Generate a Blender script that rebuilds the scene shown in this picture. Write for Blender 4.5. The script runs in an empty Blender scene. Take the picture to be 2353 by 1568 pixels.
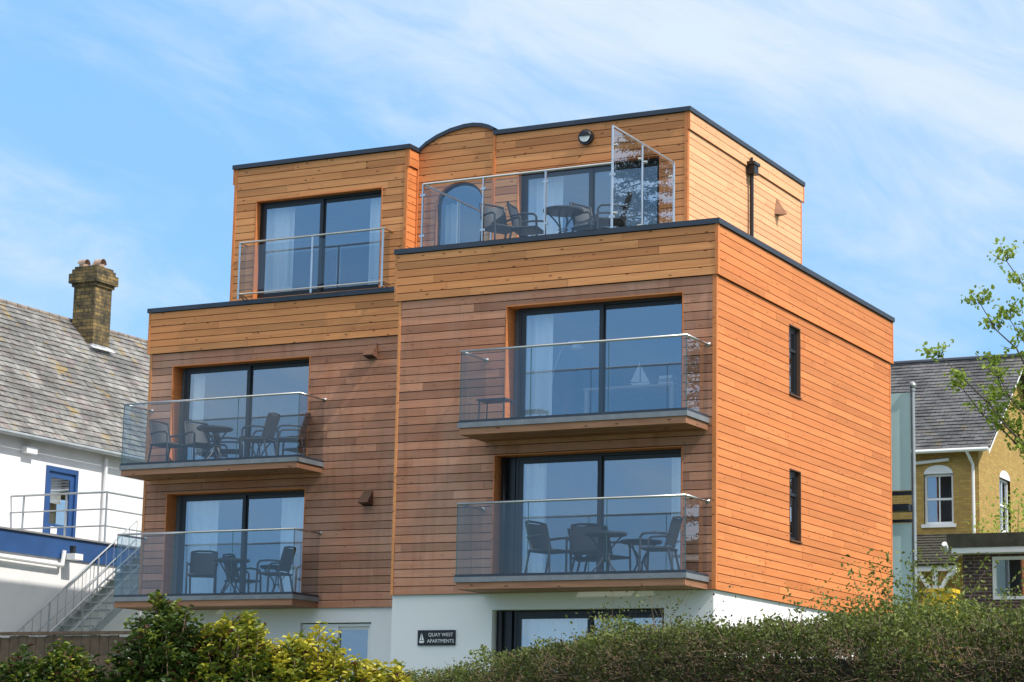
import bpy, math, random
import numpy as np
from mathutils import Vector, Matrix, noise as mnoise
random.seed(7); rng=np.random.default_rng(7)
scene=bpy.context.scene; COL=scene.collection
# ------------------------------------------------------------------ materials
def newmat(name):
    m=bpy.data.materials.new(name); m.use_nodes=True
    nt=m.node_tree; nt.nodes.clear()
    return m,nt
def nd(nt,t,**k):
    n=nt.nodes.new(t)
    for a,b in k.items(): setattr(n,a,b)
    return n
def inp(nt,sock,v):
    if isinstance(v,bpy.types.NodeSocket): nt.links.new(v,sock)
    else: sock.default_value=v
def math_(nt,op,a,b=0.0,c=None,clamp=False):
    n=nd(nt,'ShaderNodeMath',operation=op); n.use_clamp=clamp
    inp(nt,n.inputs[0],a); inp(nt,n.inputs[1],b)
    if c is not None: inp(nt,n.inputs[2],c)
    return n.outputs[0]
def mix(nt,f,a,b,bt='MIX'):
    n=nd(nt,'ShaderNodeMix',data_type='RGBA',blend_type=bt)
    inp(nt,n.inputs[0],f)
    inp(nt,n.inputs[6],a if isinstance(a,bpy.types.NodeSocket) else (*a,1)[:4])
    inp(nt,n.inputs[7],b if isinstance(b,bpy.types.NodeSocket) else (*b,1)[:4])
    return n.outputs[2]
def maprange(nt,v,a,b,c=0.,d=1.,smooth=False):
    n=nd(nt,'ShaderNodeMapRange'); 
    if smooth: n.interpolation_type='SMOOTHSTEP'
    inp(nt,n.inputs[0],v)
    for i,x in enumerate((a,b,c,d)): n.inputs[i+1].default_value=x
    return n.outputs[0]
def noise(nt,vec,scale,detail=3.,rough=.5,dist=0.):
    n=nd(nt,'ShaderNodeTexNoise'); 
    if vec is not None: nt.links.new(vec,n.inputs['Vector'])
    n.inputs['Scale'].default_value=scale; n.inputs['Detail'].default_value=detail
    n.inputs['Roughness'].default_value=rough; n.inputs['Distortion'].default_value=dist
    return n.outputs['Fac']
def pos(nt):
    return nd(nt,'ShaderNodeNewGeometry').outputs['Position']
def sepxyz(nt,v):
    n=nd(nt,'ShaderNodeSeparateXYZ'); nt.links.new(v,n.inputs[0]); return n.outputs
def comb(nt,x,y,z):
    n=nd(nt,'ShaderNodeCombineXYZ'); inp(nt,n.inputs[0],x);inp(nt,n.inputs[1],y);inp(nt,n.inputs[2],z); return n.outputs[0]
def attr(nt,name='tint'):
    return nd(nt,'ShaderNodeAttribute',attribute_name=name).outputs['Fac']
def finish(nt,color,rough=.6,metal=0.,bump=None,bstr=.3,bdist=.01,spec=.5):
    p=nd(nt,'ShaderNodeBsdfPrincipled'); o=nd(nt,'ShaderNodeOutputMaterial')
    inp(nt,p.inputs['Base Color'],color if isinstance(color,bpy.types.NodeSocket) else (*color,1))
    inp(nt,p.inputs['Roughness'],rough); p.inputs['Metallic'].default_value=metal
    p.inputs['Specular IOR Level'].default_value=spec
    if bump is not None:
        b=nd(nt,'ShaderNodeBump'); b.inputs['Strength'].default_value=bstr; b.inputs['Distance'].default_value=bdist
        nt.links.new(bump,b.inputs['Height']); nt.links.new(b.outputs[0],p.inputs['Normal'])
    nt.links.new(p.outputs[0],o.inputs[0]); return p
def wood(name,c1,c2,c3,weather=None,wamt=.5,v0=.8,v1=1.14,knot=.85):
    m,nt=newmat(name); P=sepxyz(nt,pos(nt)); t=attr(nt)
    u=math_(nt,'ADD',P[0],P[1]); off=math_(nt,'MULTIPLY',t,57.3)
    v=comb(nt,math_(nt,'MULTIPLY',u,1.1),off,math_(nt,'MULTIPLY',P[2],42.))
    g=noise(nt,v,1.6,5.,.62,.6)
    v2=comb(nt,math_(nt,'MULTIPLY',u,.55),off,math_(nt,'MULTIPLY',P[2],9.))
    g2=noise(nt,v2,1.5,2.,.5,.8)
    t2=math_(nt,'FRACT',math_(nt,'MULTIPLY',t,17.31))
    c=mix(nt,maprange(nt,t2,0.,1.),c1,c2)
    c=mix(nt,maprange(nt,g,.38,.68),c,mix(nt,.55,c,c3))
    c=mix(nt,maprange(nt,g2,.3,.7,0.,.5),c,c3)
    vk=comb(nt,math_(nt,'MULTIPLY',u,3.4),math_(nt,'MULTIPLY',off,3.1),math_(nt,'MULTIPLY',P[2],9.))
    vo=nd(nt,'ShaderNodeTexVoronoi'); nt.links.new(vk,vo.inputs['Vector']); vo.inputs['Scale'].default_value=1.
    kd=maprange(nt,vo.outputs['Distance'],.07,.17,knot,0.,True)
    c=mix(nt,kd,c,(c3[0]*.35,c3[1]*.3,c3[2]*.3))
    if weather:
        w=noise(nt,comb(nt,u,0.,math_(nt,'MULTIPLY',P[2],.7)),.55,4.,.6,.3)
        c=mix(nt,math_(nt,'MULTIPLY',maprange(nt,w,.35,.65),wamt),c,weather)
        w2=noise(nt,comb(nt,math_(nt,'MULTIPLY',u,5.),0.,math_(nt,'MULTIPLY',P[2],.5)),1.,4.,.6,.3)
        c=mix(nt,maprange(nt,w2,.5,.8,0.,.35),c,tuple(x*.5 for x in c3))
    val=maprange(nt,math_(nt,'FRACT',math_(nt,'MULTIPLY',t,91.7)),0.,1.,v0,v1)
    hs=nd(nt,'ShaderNodeHueSaturation'); nt.links.new(val,hs.inputs['Value']); nt.links.new(c,hs.inputs['Color'])
    finish(nt,hs.outputs[0],.62,bump=g,bstr=.25,bdist=.004,spec=.3)
    return m
M={}
M['wood_front']=wood('cedar_weathered',(.70,.315,.18),(.56,.225,.12),(.40,.15,.08),(.56,.35,.26),.6,.68,1.16,.55)
M['wood_gold']=wood('larch_golden',(.88,.415,.165),(.77,.32,.115),(.54,.195,.075),v0=.76,v1=1.1)
M['wood_side']=wood('larch_orange',(.82,.305,.105),(.73,.25,.08),(.57,.18,.056),v0=.84,v1=1.08,knot=.7)
M['wood_pale']=wood('larch_pale',(.92,.54,.30),(.86,.47,.25),(.74,.36,.17),v0=.92,v1=1.06,knot=.6)
M['wood_dark']=wood('wood_dark',(.20,.10,.06),(.15,.07,.045),(.10,.05,.03))
def plain(name,col,rough=.5,metal=0.,nsc=3.,var=.12,bumps=0.,spec=.5,dirt=None):
    m,nt=newmat(name); p=pos(nt); n=noise(nt,p,nsc,5.,.6)
    a=tuple(x*(1-var) for x in col); b=tuple(min(1,x*(1+var)) for x in col)
    c=mix(nt,maprange(nt,n,.3,.7),a,b)
    if dirt:
        n2=noise(nt,p,nsc*.5,6.,.7); c=mix(nt,maprange(nt,n2,.5,.75,0.,.6),c,dirt)
    finish(nt,c,rough,metal,bump=noise(nt,p,40.,3.) if bumps else None,bstr=bumps,spec=spec)
    return m
M['backing']=plain('dark_backing',(.025,.015,.010),.9)
M['render']=plain('white_render',(.84,.84,.84),.85,nsc=.9,var=.05,bumps=.25,dirt=(.74,.74,.72))
M['render_bg']=plain('white_painted_brick',(.82,.81,.81),.8,nsc=1.3,var=.07,bumps=.3,dirt=(.68,.66,.63))
M['coping']=plain('slate_grey_metal',(.045,.055,.075),.4,.3,var=.15)
M['frame']=plain('anthracite_frame',(.014,.017,.022),.4)
M['upvc']=plain('white_plastic',(.8,.8,.8),.4,var=.03)
M['steel']=plain('stainless_steel',(.62,.61,.6),.28,1.,var=.08)
M['galv']=plain('galvanised_steel',(.36,.39,.41),.5,.6,var=.15)
M['fascia']=plain('grey_balcony_edge',(.22,.235,.255),.5,.2,nsc=5,var=.15)
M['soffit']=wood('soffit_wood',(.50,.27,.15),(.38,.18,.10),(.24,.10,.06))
M['black']=plain('black_plastic',(.012,.012,.014),.4)
M['curtain']=plain('white_curtain',(.92,.94,.94),.9,var=.03)
M['room']=plain('room_wall',(.16,.175,.20),.9)
M['roomfloor']=plain('room_floor',(.12,.09,.07),.6)
M['roof']=plain('roof_membrane',(.22,.22,.23),.9,var=.2)
M['blue']=plain('blue_paint',(.025,.08,.23),.45,var=.12,nsc=2)
M['rattan']=plain('grey_rattan',(.035,.035,.042),.6,nsc=60,var=.5)
M['tmetal']=plain('dark_table_metal',(.045,.045,.05),.45,.2)
M['clay']=plain('clay_pot',(.36,.25,.19),.85,nsc=6,var=.25)
M['ridge']=plain('weathered_ridge_tile',(.22,.18,.15),.9,nsc=5,var=.3)
M['lead']=plain('lead_flashing',(.42,.43,.45),.6,nsc=6,var=.35)
M['fence']=plain('fence_wood',(.13,.085,.055),.85,nsc=9,var=.3)
M['ground']=plain('grass_ground',(.06,.09,.03),.95,nsc=.7,var=.4,bumps=.5)
M['bark']=plain('bark',(.085,.065,.045),.9,nsc=12,var=.3,bumps=.5)
M['twig']=plain('twig',(.19,.13,.08),.9,nsc=12,var=.3)
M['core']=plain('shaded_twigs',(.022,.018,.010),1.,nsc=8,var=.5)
M['yellowp']=plain('yellow_paint',(.75,.5,.02),.5)
M['aqua']=plain('frosted_glass_screen',(.70,.93,.95),.25,var=.04)
M['moss']=plain('mossy_roof',(.055,.052,.038),.95,nsc=4,var=.4,bumps=.6,dirt=(.025,.025,.02))
M['table_wood']=plain('oak_table',(.42,.30,.18),.5)
M['slatewhite']=plain('lamp_white',(.8,.8,.78),.4)
def slate(name,c1,c2,c3,lichen,moss=.75):
    m,nt=newmat(name); t=attr(nt); p=pos(nt)
    c=mix(nt,t,c1,c2); c=mix(nt,maprange(nt,math_(nt,'FRACT',math_(nt,'MULTIPLY',t,23.7)),.6,1.),c,c3)
    n=noise(nt,p,5.,5.,.7); c=mix(nt,maprange(nt,n,.45,.66,0.,.6),c,lichen)
    n3=noise(nt,p,.9,5.,.65); c=mix(nt,maprange(nt,n3,.42,.60,0.,.7),c,tuple(x*.5 for x in c1))
    n2=noise(nt,p,1.6,5.,.7); c=mix(nt,maprange(nt,n2,.58,.66,0.,moss),c,(.27,.19,.06))
    finish(nt,c,.75,bump=n,bstr=.4,bdist=.01); return m
M['slate_l']=slate('old_slate',(.12,.12,.12),(.27,.265,.26),(.18,.14,.14),(.39,.385,.34),.85)
M['slate_r']=slate('grey_slate',(.075,.076,.085),(.14,.14,.15),(.11,.10,.11),(.16,.17,.15),.3)
def brick(name,c1,c2,mortar,bw=.225,bh=.075,dirtc=(.1,.09,.05),damt=.5):
    m,nt=newmat(name); P=sepxyz(nt,pos(nt))
    v=comb(nt,math_(nt,'ADD',P[0],P[1]),P[2],0.)
    b=nd(nt,'ShaderNodeTexBrick'); nt.links.new(v,b.inputs['Vector'])
    b.inputs['Color1'].default_value=(*c1,1);b.inputs['Color2'].default_value=(*c2,1);b.inputs['Mortar'].default_value=(*mortar,1)
    b.inputs['Scale'].default_value=1.;b.inputs['Mortar Size'].default_value=.010;b.inputs['Brick Width'].default_value=bw;b.inputs['Row Height'].default_value=bh
    n=noise(nt,pos(nt),3.2,5.,.7); c=mix(nt,maprange(nt,n,.4,.62,0.,damt),b.outputs['Color'],dirtc)
    finish(nt,c,.9,bump=b.outputs['Fac'],bstr=-.5); return m
M['brick_y']=brick('yellow_brick',(.56,.36,.085),(.42,.25,.055),(.30,.24,.13),dirtc=(.32,.20,.055))
M['brick_c']=brick('sooty_brick',(.36,.24,.08),(.13,.09,.045),(.07,.06,.045),bh=.10,bw=.28,dirtc=(.035,.033,.022),damt=.95)
M['brick_d']=brick('dark_brick',(.13,.055,.04),(.08,.04,.035),(.25,.22,.2),dirtc=(.04,.03,.03))
def leafmat(name,stops,trans=.35,rough=.45):
    m,nt=newmat(name); t=attr(nt)
    r=nd(nt,'ShaderNodeValToRGB'); nt.links.new(t,r.inputs[0])
    el=r.color_ramp.elements
    while len(el)<len(stops): el.new(.5)
    for e,(p_,c_) in zip(el,stops): e.position=p_; e.color=(*c_,1)
    p=nd(nt,'ShaderNodeBsdfPrincipled'); p.inputs['Roughness'].default_value=rough; p.inputs['Specular IOR Level'].default_value=.4
    nt.links.new(r.outputs[0],p.inputs['Base Color'])
    tr=nd(nt,'ShaderNodeBsdfTranslucent'); nt.links.new(r.outputs[0],tr.inputs[0])
    mx=nd(nt,'ShaderNodeMixShader'); mx.inputs[0].default_value=trans
    nt.links.new(p.outputs[0],mx.inputs[1]);nt.links.new(tr.outputs[0],mx.inputs[2])
    o=nd(nt,'ShaderNodeOutputMaterial'); nt.links.new(mx.outputs[0],o.inputs[0]); return m
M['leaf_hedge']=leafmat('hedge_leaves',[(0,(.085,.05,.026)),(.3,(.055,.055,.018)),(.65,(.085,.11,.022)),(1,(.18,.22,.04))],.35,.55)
M['leaf_bush']=leafmat('shrub_leaves',[(0,(.12,.05,.03)),(.12,(.03,.05,.015)),(.5,(.06,.11,.025)),(.75,(.22,.26,.03)),(1,(.56,.50,.055))],.3,.3)
M['leaf_tree']=leafmat('spring_leaves',[(0,(.18,.26,.03)),(.5,(.27,.38,.05)),(1,(.42,.50,.10))],.5)
M['leaf_dark']=leafmat('evergreen_leaves',[(0,(.010,.016,.007)),(1,(.03,.045,.015))],.1)
def glass(name,tint,base,edge,rough=.0,refl=(1,1,1)):
    m,nt=newmat(name)
    lw=nd(nt,'ShaderNodeLayerWeight'); lw.inputs[0].default_value=.5
    f=maprange(nt,math_(nt,'POWER',lw.outputs['Facing'],2.5),0.,1.,base,edge)
    tr=nd(nt,'ShaderNodeBsdfTransparent'); tr.inputs[0].default_value=(*tint,1)
    gl=nd(nt,'ShaderNodeBsdfGlossy'); gl.inputs['Roughness'].default_value=rough; gl.inputs[0].default_value=(*refl,1)
    n=noise(nt,pos(nt),.9,1.); b=nd(nt,'ShaderNodeBump'); b.inputs['Strength'].default_value=.02; b.inputs['Distance'].default_value=.05
    nt.links.new(n,b.inputs['Height']); nt.links.new(b.outputs[0],gl.inputs['Normal'])
    mx=nd(nt,'ShaderNodeMixShader'); nt.links.new(f,mx.inputs[0]); nt.links.new(tr.outputs[0],mx.inputs[1]); nt.links.new(gl.outputs[0],mx.inputs[2])
    o=nd(nt,'ShaderNodeOutputMaterial'); nt.links.new(mx.outputs[0],o.inputs[0]); return m
M['pane']=glass('window_glass',(.90,.94,.96),.33,.9,refl=(.84,.92,1.))
M['bal_glass']=glass('balcony_glass',(.72,.79,.83),.075,.6)
M['glass_edge']=plain('glass_edge',(.05,.12,.12),.2)
M['screen_glass']=glass('screen_glass',(.74,.80,.82),.16,.9)
# ------------------------------------------------------------------ mesh builder
class MB:
    def __init__(s): s.v=[];s.f=[];s.t=[];s.m=[];s.mats=[];s.cur=0
    def mat(s,k):
        if k not in s.mats: s.mats.append(k)
        s.cur=s.mats.index(k); return s
    def poly(s,pts,t=.5):
        i=len(s.v); s.v.extend([tuple(p) for p in pts]); s.f.append(tuple(range(i,i+len(pts)))); s.t.append(t); s.m.append(s.cur)
    def box(s,a,b,t=.5,skip=()):
        x0,x1=sorted((a[0],b[0]));y0,y1=sorted((a[1],b[1]));z0,z1=sorted((a[2],b[2]))
        i=len(s.v)
        s.v.extend([(x0,y0,z0),(x1,y0,z0),(x1,y1,z0),(x0,y1,z0),(x0,y0,z1),(x1,y0,z1),(x1,y1,z1),(x0,y1,z1)])
        for k,f in enumerate([(0,3,2,1),(4,5,6,7),(0,1,5,4),(1,2,6,5),(2,3,7,6),(3,0,4,7)]):
            if k in skip: continue
            s.f.append(tuple(i+j for j in f)); s.t.append(t); s.m.append(s.cur)
    def tube(s,p,q,r,seg=8,r2=None,t=.5,cap=True):
        p=Vector(p);q=Vector(q);d=(q-p)
        if d.length<1e-6: return
        d.normalize(); a=d.orthogonal().normalized(); b=d.cross(a); r2=r if r2 is None else r2
        i=len(s.v)
        for k in range(seg):
            an=2*math.pi*k/seg; o=a*math.cos(an)+b*math.sin(an)
            s.v.append(tuple(p+o*r)); s.v.append(tuple(q+o*r2))
        for k in range(seg):
            k2=(k+1)%seg
            s.f.append((i+2*k,i+2*k2,i+2*k2+1,i+2*k+1)); s.t.append(t); s.m.append(s.cur)
        if cap:
            s.f.append(tuple(i+2*k for k in range(seg))[::-1]); s.t.append(t); s.m.append(s.cur)
            s.f.append(tuple(i+2*k+1 for k in range(seg))); s.t.append(t); s.m.append(s.cur)
    def path(s,pts,r,seg=8,t=.5):
        for a,b in zip(pts[:-1],pts[1:]): s.tube(a,b,r,seg,t=t)
    def disc(s,c,r,h,seg=28,t=.5):
        s.tube(c,(c[0],c[1],c[2]+h),r,seg,t=t)
    def obj(s,name,parent=None,smooth=False,loc=None):
        me=bpy.data.meshes.new(name); me.from_pydata(s.v,[],s.f)
        for k in s.mats: me.materials.append(M[k])
        me.polygons.foreach_set('material_index',s.m)
        a=me.attributes.new('tint','FLOAT','FACE'); a.data.foreach_set('value',s.t)
        if smooth: me.polygons.foreach_set('use_smooth',[True]*len(s.f))
        me.update()
        o=bpy.data.objects.new(name,me); COL.objects.link(o)
        if loc is not None:
            me.transform(Matrix.Translation(-Vector(loc))); o.location=loc
        if parent is not None: setparent(o,parent)
        return o
def wm(o):
    m=Matrix.Translation(o.location)@o.rotation_euler.to_matrix().to_4x4()
    return (wm(o.parent)@o.matrix_parent_inverse@m) if o.parent else m
def setparent(o,p):
    o.parent=p; o.matrix_parent_inverse=wm(p).inverted()
def empty(name,loc,label=None,cat=None,group=None):
    e=bpy.data.objects.new(name,None); e.empty_display_size=.2; e.location=loc; COL.objects.link(e)
    if label: tag(e,label,cat,group)
    return e
def tag(o,label,cat,group=None):
    o['label']=label;o['category']=cat
    if group:o['group']=group
def boxes(lst,mat,name,parent):
    for a,b,t in lst:
        mb=MB().mat(mat); mb.box(a,b,t); mb.obj(name,parent)
# ------------------------------------------------------------------ frames
class Fr:
    def __init__(s,O,ud,n): s.O=Vector(O);s.u=Vector(ud);s.n=Vector(n)
    def __call__(s,u,n,z): return s.O+s.u*u+s.n*n+Vector((0,0,z))
def front(y): return Fr((0,y,0),(1,0,0),(0,-1,0))
def side(x): return Fr((x,0,0),(0,1,0),(1,0,0))
PITCH=.148
def clad(mb,fr,u0,u1,z0,z1,holes=(),pitch=PITCH,minl=1.6,maxl=4.4,th=.022,n0=.002):
    nrow=max(1,round((z1-z0)/pitch)); ph=(z1-z0)/nrow; gap=.013
    for r in range(nrow):
        a=z0+r*ph; b=a+ph-gap
        cuts=[a,b]
        for h in holes:
            for z in (h[2],h[3]):
                if a<z<b: cuts.append(z)
        cuts.sort()
        L=[];x=u0-random.uniform(0,2.5)
        while x<u1:
            l=random.uniform(minl,maxl); L.append((x,x+l,random.random(),random.uniform(0,.004))); x+=l
        for ca,cb in zip(cuts[:-1],cuts[1:]):
            if cb-ca<.006: continue
            zm=(ca+cb)/2; iv=[(u0,u1)]
            for h in holes:
                if h[2]<zm<h[3]:
                    n=[]
                    for p,q in iv:
                        if h[1]<=p or h[0]>=q: n.append((p,q)); continue
                        if h[0]>p:n.append((p,h[0]))
                        if h[1]<q:n.append((h[1],q))
                    iv=n
            for p,q in iv:
                for bx0,bx1,t,off in L:
                    s=max(p,bx0);e=min(q,bx1-.004)
                    if e-s<.01: continue
                    mb.box(fr(s,n0,ca),fr(e,n0+th+off,cb),t)
def cladobj(name,mat,*a,**k):
    mb=MB().mat(mat); clad(mb,*a,**k); return mb.obj(name,B)
def backing(mb,fr,u0,u1,z0,z1,holes=()):
    us=sorted({u0,u1,*[h[0] for h in holes],*[h[1] for h in holes]});zs=sorted({z0,z1,*[h[2] for h in holes],*[h[3] for h in holes]})
    us=[u for u in us if u0<=u<=u1]; zs=[z for z in zs if z0<=z<=z1]
    for a,b in zip(us[:-1],us[1:]):
        for c,d in zip(zs[:-1],zs[1:]):
            um,zm=(a+b)/2,(c+d)/2
            if any(h[0]<um<h[1] and h[2]<zm<h[3] for h in holes): continue
            mb.poly([fr(a,0,c),fr(b,0,c),fr(b,0,d),fr(a,0,d)])
def lining(mb,fr,h,depth=.30,n1=.03,t=.02):
    u0,u1,z0,z1=h
    mb.box(fr(u0-.001,n1,z0),fr(u0+t,-depth,z1),random.random()); mb.box(fr(u1+.001,n1,z0),fr(u1-t,-depth,z1),random.random())
    mb.box(fr(u0+t,n1,z1+.001),fr(u1-t,-depth,z1-t),random.random())
def curtain(parent,fr,u0,u1,z0,z1,n):
    mb=MB().mat('curtain'); k=int((u1-u0)/.025)+2; ph=random.uniform(0,6)
    for i in range(k):
        a=u0+(u1-u0)*i/k;b=u0+(u1-u0)*(i+1)/k
        f=lambda u:n+.045*math.sin(u*34+ph)+.02*math.sin(u*71+ph*2)
        mb.poly([fr(a,f(a),z0),fr(b,f(b),z0),fr(b,f(b),z1),fr(a,f(a),z1)])
    return mb.obj('curtain',parent,smooth=True)
def window(parent,fr,h,rec=.2,leaves=2,curt=(.5,.35),frmat='frame',fw=.05,lw=.075,name='window',room=3.6,rw=.5):
    u0,u1,z0,z1=h; u0+=.021;u1-=.021;z1-=.021
    mb=MB().mat(frmat); d0,d1=-rec,-rec-.10
    mb.box(fr(u0,d0,z0),fr(u0+fw,d1,z1));mb.box(fr(u1-fw,d0,z0),fr(u1,d1,z1))
    mb.box(fr(u0+fw,d0,z1-fw),fr(u1-fw,d1,z1));mb.box(fr(u0+fw,d0,z0),fr(u1-fw,d1,z0+fw))
    pan=[];w=(u1-u0-2*fw)/leaves
    for i in range(leaves):
        a=u0+fw+w*i-(.03 if i else 0);b=u0+fw+w*(i+1)+(.03 if i<leaves-1 else 0); e0=-rec-.01-.04*(i%2); e1=e0-.035
        za=z0+fw+.001;zb=z1-fw-.001
        mb.box(fr(a,e0,za),fr(a+lw,e1,zb));mb.box(fr(b-lw,e0,za),fr(b,e1,zb))
        mb.box(fr(a+lw,e0,zb-lw),fr(b-lw,e1,zb));mb.box(fr(a+lw,e0,za),fr(b-lw,e1,za+lw))
        pan.append((a+lw,b-lw,za+lw,zb-lw,(e0+e1)/2))
    o=mb.obj(name,parent)
    for a,b,c,d,e in pan:
        g=MB().mat('pane')
        k=random.uniform(-.002,.002)
        g.poly([fr(a,e+k,c),fr(b,e-k,c),fr(b,e-k,d),fr(a,e+k,d)])
        g.obj('glass_pane',o)
    if curt and curt[0]: curtain(o,fr,u0+.06,u0+.06+curt[0],z0+.04,z1-.05,-rec-.22)
    if curt and curt[1]: curtain(o,fr,u1-.06-curt[1],u1-.06,z0+.04,z1-.05,-rec-.22)
    if room:
        r=MB().mat('room'); a,b,c,d=u0-rw,u1+rw,z0-.02,z1+.12; n0=-rec-.11;n1=-room
        r.poly([fr(a,n0,c),fr(a,n1,c),fr(a,n1,d),fr(a,n0,d)]);r.poly([fr(b,n0,c),fr(b,n1,c),fr(b,n1,d),fr(b,n0,d)])
        r.poly([fr(a,n1,c),fr(b,n1,c),fr(b,n1,d),fr(a,n1,d)]);r.poly([fr(a,n0,d),fr(b,n0,d),fr(b,n1,d),fr(a,n1,d)])
        for q in ((a,u0,c,d),(u1,b,c,d)): r.poly([fr(q[0],n0,q[2]),fr(q[1],n0,q[2]),fr(q[1],n0,q[3]),fr(q[0],n0,q[3])])
        r.mat('roomfloor').poly([fr(a,n0,c),fr(b,n0,c),fr(b,n1,c),fr(a,n1,c)])
        r.obj('room_interior',parent)
    return o
# ------------------------------------------------------------------ apartment building
W=6.055;ZP=5.205;ZT=6.149;L=9.12;Q=2.79;XL=13.55;S=2.6;GZ=-2.75
B=empty('apartment_building',(-6.5,4,GZ),'modern apartment block clad in orange cedar boards with glass balconies','building')
F0=front(0.);S0=side(0.);FQ=front(Q)
hR=[(-3.904,-.567,2.79,4.965),(-4.083,-.567,.19,2.365)]
hL=[(-12.998,-9.696,2.79,4.931),(-13.0,-9.696,.19,2.331)]
hS=[(3.37,3.95,3.70,4.985),(3.37,3.95,1.10,2.385)]
mb=MB().mat('backing')
backing(mb,F0,-W,0,0,ZT-.1,hR);backing(mb,S0,0,L,0,ZT-.1,hS);backing(mb,FQ,-XL,-W,0,ZT-.1,hL)
mb.box((-XL+.01,Q+.3,0),(-XL+.0,L,ZT-.1));mb.box((-XL,L-.01,0),(0,L,ZT-.1));mb.box((-W,.01,0),(-W+.01,Q,ZT-.1))
mb.mat('roof').box((-XL+.02,Q+.02,5.9),(-W,L-.02,6.0));mb.box((-W,.02,5.98),(-.02,L-.02,6.08))
mb.obj('wall_core',B)
cladobj('front_cladding','wood_front',F0,-W+.045,-.04,0,ZP,hR); cladobj('front_cladding','wood_front',FQ,-XL+.04,-W-.01,0,ZP,hL)
cladobj('side_cladding','wood_side',S0,.03,L-.045,0,ZP,hS,pitch=.137)
fp=front(-.04);sp=side(.04);fq=front(Q-.04)
cladobj('front_parapet','wood_gold',fp,-W-.04,.02,ZP,ZT-.09); cladobj('front_parapet','wood_gold',fq,-XL-.03,-W-.08,ZP,ZT-.09)
cladobj('side_parapet','wood_side',sp,.0,L+.05,ZP,ZT-.09,pitch=.14)
boxes([((-W-.05,-.04,ZP+.005),(.035,.3,ZT-.08),.5),((-.3,-.02,ZP+.005),(.04,L+.04,ZT-.083),.5),((-XL-.04,Q-.04,ZP+.005),(-W-.06,Q+.2,ZT-.08),.5),((-XL-.04,Q-.02,ZP+.006),(-XL+.2,L,ZT-.084),.5)],'backing','parapet_core',B)
boxes([((-XL-.055,Q-.06,ZP),(-XL-.04,L,ZT-.09),.4)],'wood_gold','side_parapet',B)
boxes([((-.038,-.035,0),(.026,-.001,ZP),.31),((.0265,-.034,0),(.034,.03,ZP-.001),.7),((.018,-.075,ZP-.002),(.062,-.042,ZT-.09),.2),((.0625,-.074,ZP-.003),(.074,.0,ZT-.092),.55),
((.0005,L-.045,0),(.034,L+.01,ZP-.001),.44),((.042,L+.05,ZP-.003),(.074,L+.09,ZT-.092),.77)],'wood_side','corner_trim',B)
boxes([((-W-.005,-.036,0),(-W+.044,-.001,ZP),.62),((-XL-.02,Q-.035,0),(-XL+.04,Q-.001,ZP),.12),((-W-.085,-.072,ZP-.004),(-W-.04,.0,ZT-.09),.35),((-XL-.07,Q-.075,ZP-.004),(-XL-.03,Q-.04,ZT-.09),.8),
((-XL-.022,Q-.034,0),(-XL-.0205,Q+.3,ZP),.15)],'wood_gold','corner_trim',B)
boxes([((-W-.10,-.10,ZT-.09),(.105,.25,ZT),.5),((-.3,.25,ZT-.088),(.104,L+.11,ZT-.001),.5),((-XL-.10,Q-.10,ZT-.09),(-W-.1,Q+.22,ZT),.5),((-XL-.099,Q+.22,ZT-.089),(-XL+.2,L,ZT-.002),.5),((-XL,L-.2,ZT-.09),(-.3,L+.09,ZT-.003),.5)],'coping','parapet_coping',B)
def surround(fr,h,depth=.3,sill=False,mat='wood_side'):
    mb=MB().mat(mat); lining(mb,fr,h,depth)
    if sill: mb.box(fr(h[0],.06,h[2]+.02),fr(h[1],-depth,h[2]),.3)
    mb.obj('window_surround',B)
for h in hR: surround(F0,h)
for h in hL: surround(FQ,h)
for h in hS: surround(S0,h,.04,True,'wood_dark')
def pip(h,a): return (h[0]+a,h[1],h[2],h[3])
window(B,F0,pip(hR[0],.12),curt=(.50,0));window(B,F0,pip(hR[1],.30),curt=(.42,.30))
window(B,FQ,pip(hL[0],.12),curt=(.3,.18));window(B,FQ,pip(hL[1],.16),curt=(.75,.75))
for h in hS: 
    window(B,S0,h,rec=.035,leaves=1,curt=None,fw=.045,lw=.05,room=1.,rw=.1)
    mb=MB().mat('frame'); mb.box(S0(h[0]+.07,-.03,(h[2]+h[3])/2+.18),S0(h[1]-.07,-.07,(h[2]+h[3])/2+.23)); mb.obj('window_bar',B)
mb=MB().mat('black'); mb.tube((-3.95,.14,.19),(-3.95,.14,2.33),.038,12); mb.obj('downpipe',B,True)
# white base
hG=[(-4.083,-.9,-2.5,-.28)];hGL=[(-9.75,-8.15,-1.35,-.28)]
mb=MB().mat('render')
backing(mb,front(.03),-W,-.03,GZ-.6,-.002,hG);backing(mb,side(-.03),.03,L,GZ-.6,-.002);backing(mb,front(Q+.03),-XL+.03,-W,GZ-.6,-.002,hGL)
mb.box((-XL+.03,Q+.3,GZ-.6),(-XL+.05,L,-.002));mb.box((-XL,L-.05,GZ-.6),(-.03,L-.03,-.004));mb.box((-W,.031,GZ-.6),(-W+.02,Q+.03,-.003),skip=())
for h,y in ((hG[0],.03),(hGL[0],Q+.03)):
    f=front(y); a,b,c,d=h
    mb.box(f(a-.02,-.001,c),f(a,-.3,d));mb.box(f(b,-.001,c),f(b+.02,-.3,d));mb.box(f(a-.02,-.001,d),f(b+.02,-.3,d+.02))
mb.obj('ground_floor_wall',B)
window(B,front(.03),(-3.78,-.9,-2.5,-.28),curt=(1.4,.9));window(B,front(Q+.03),hGL[0],rec=.06,leaves=2,curt=None,frmat='upvc',lw=.06,room=1.5,rw=0)
mb=MB().mat('black'); mb.tube((-3.98,.15,-2.7),(-3.98,.15,-.3),.038,12); mb.obj('downpipe',B)
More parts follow.
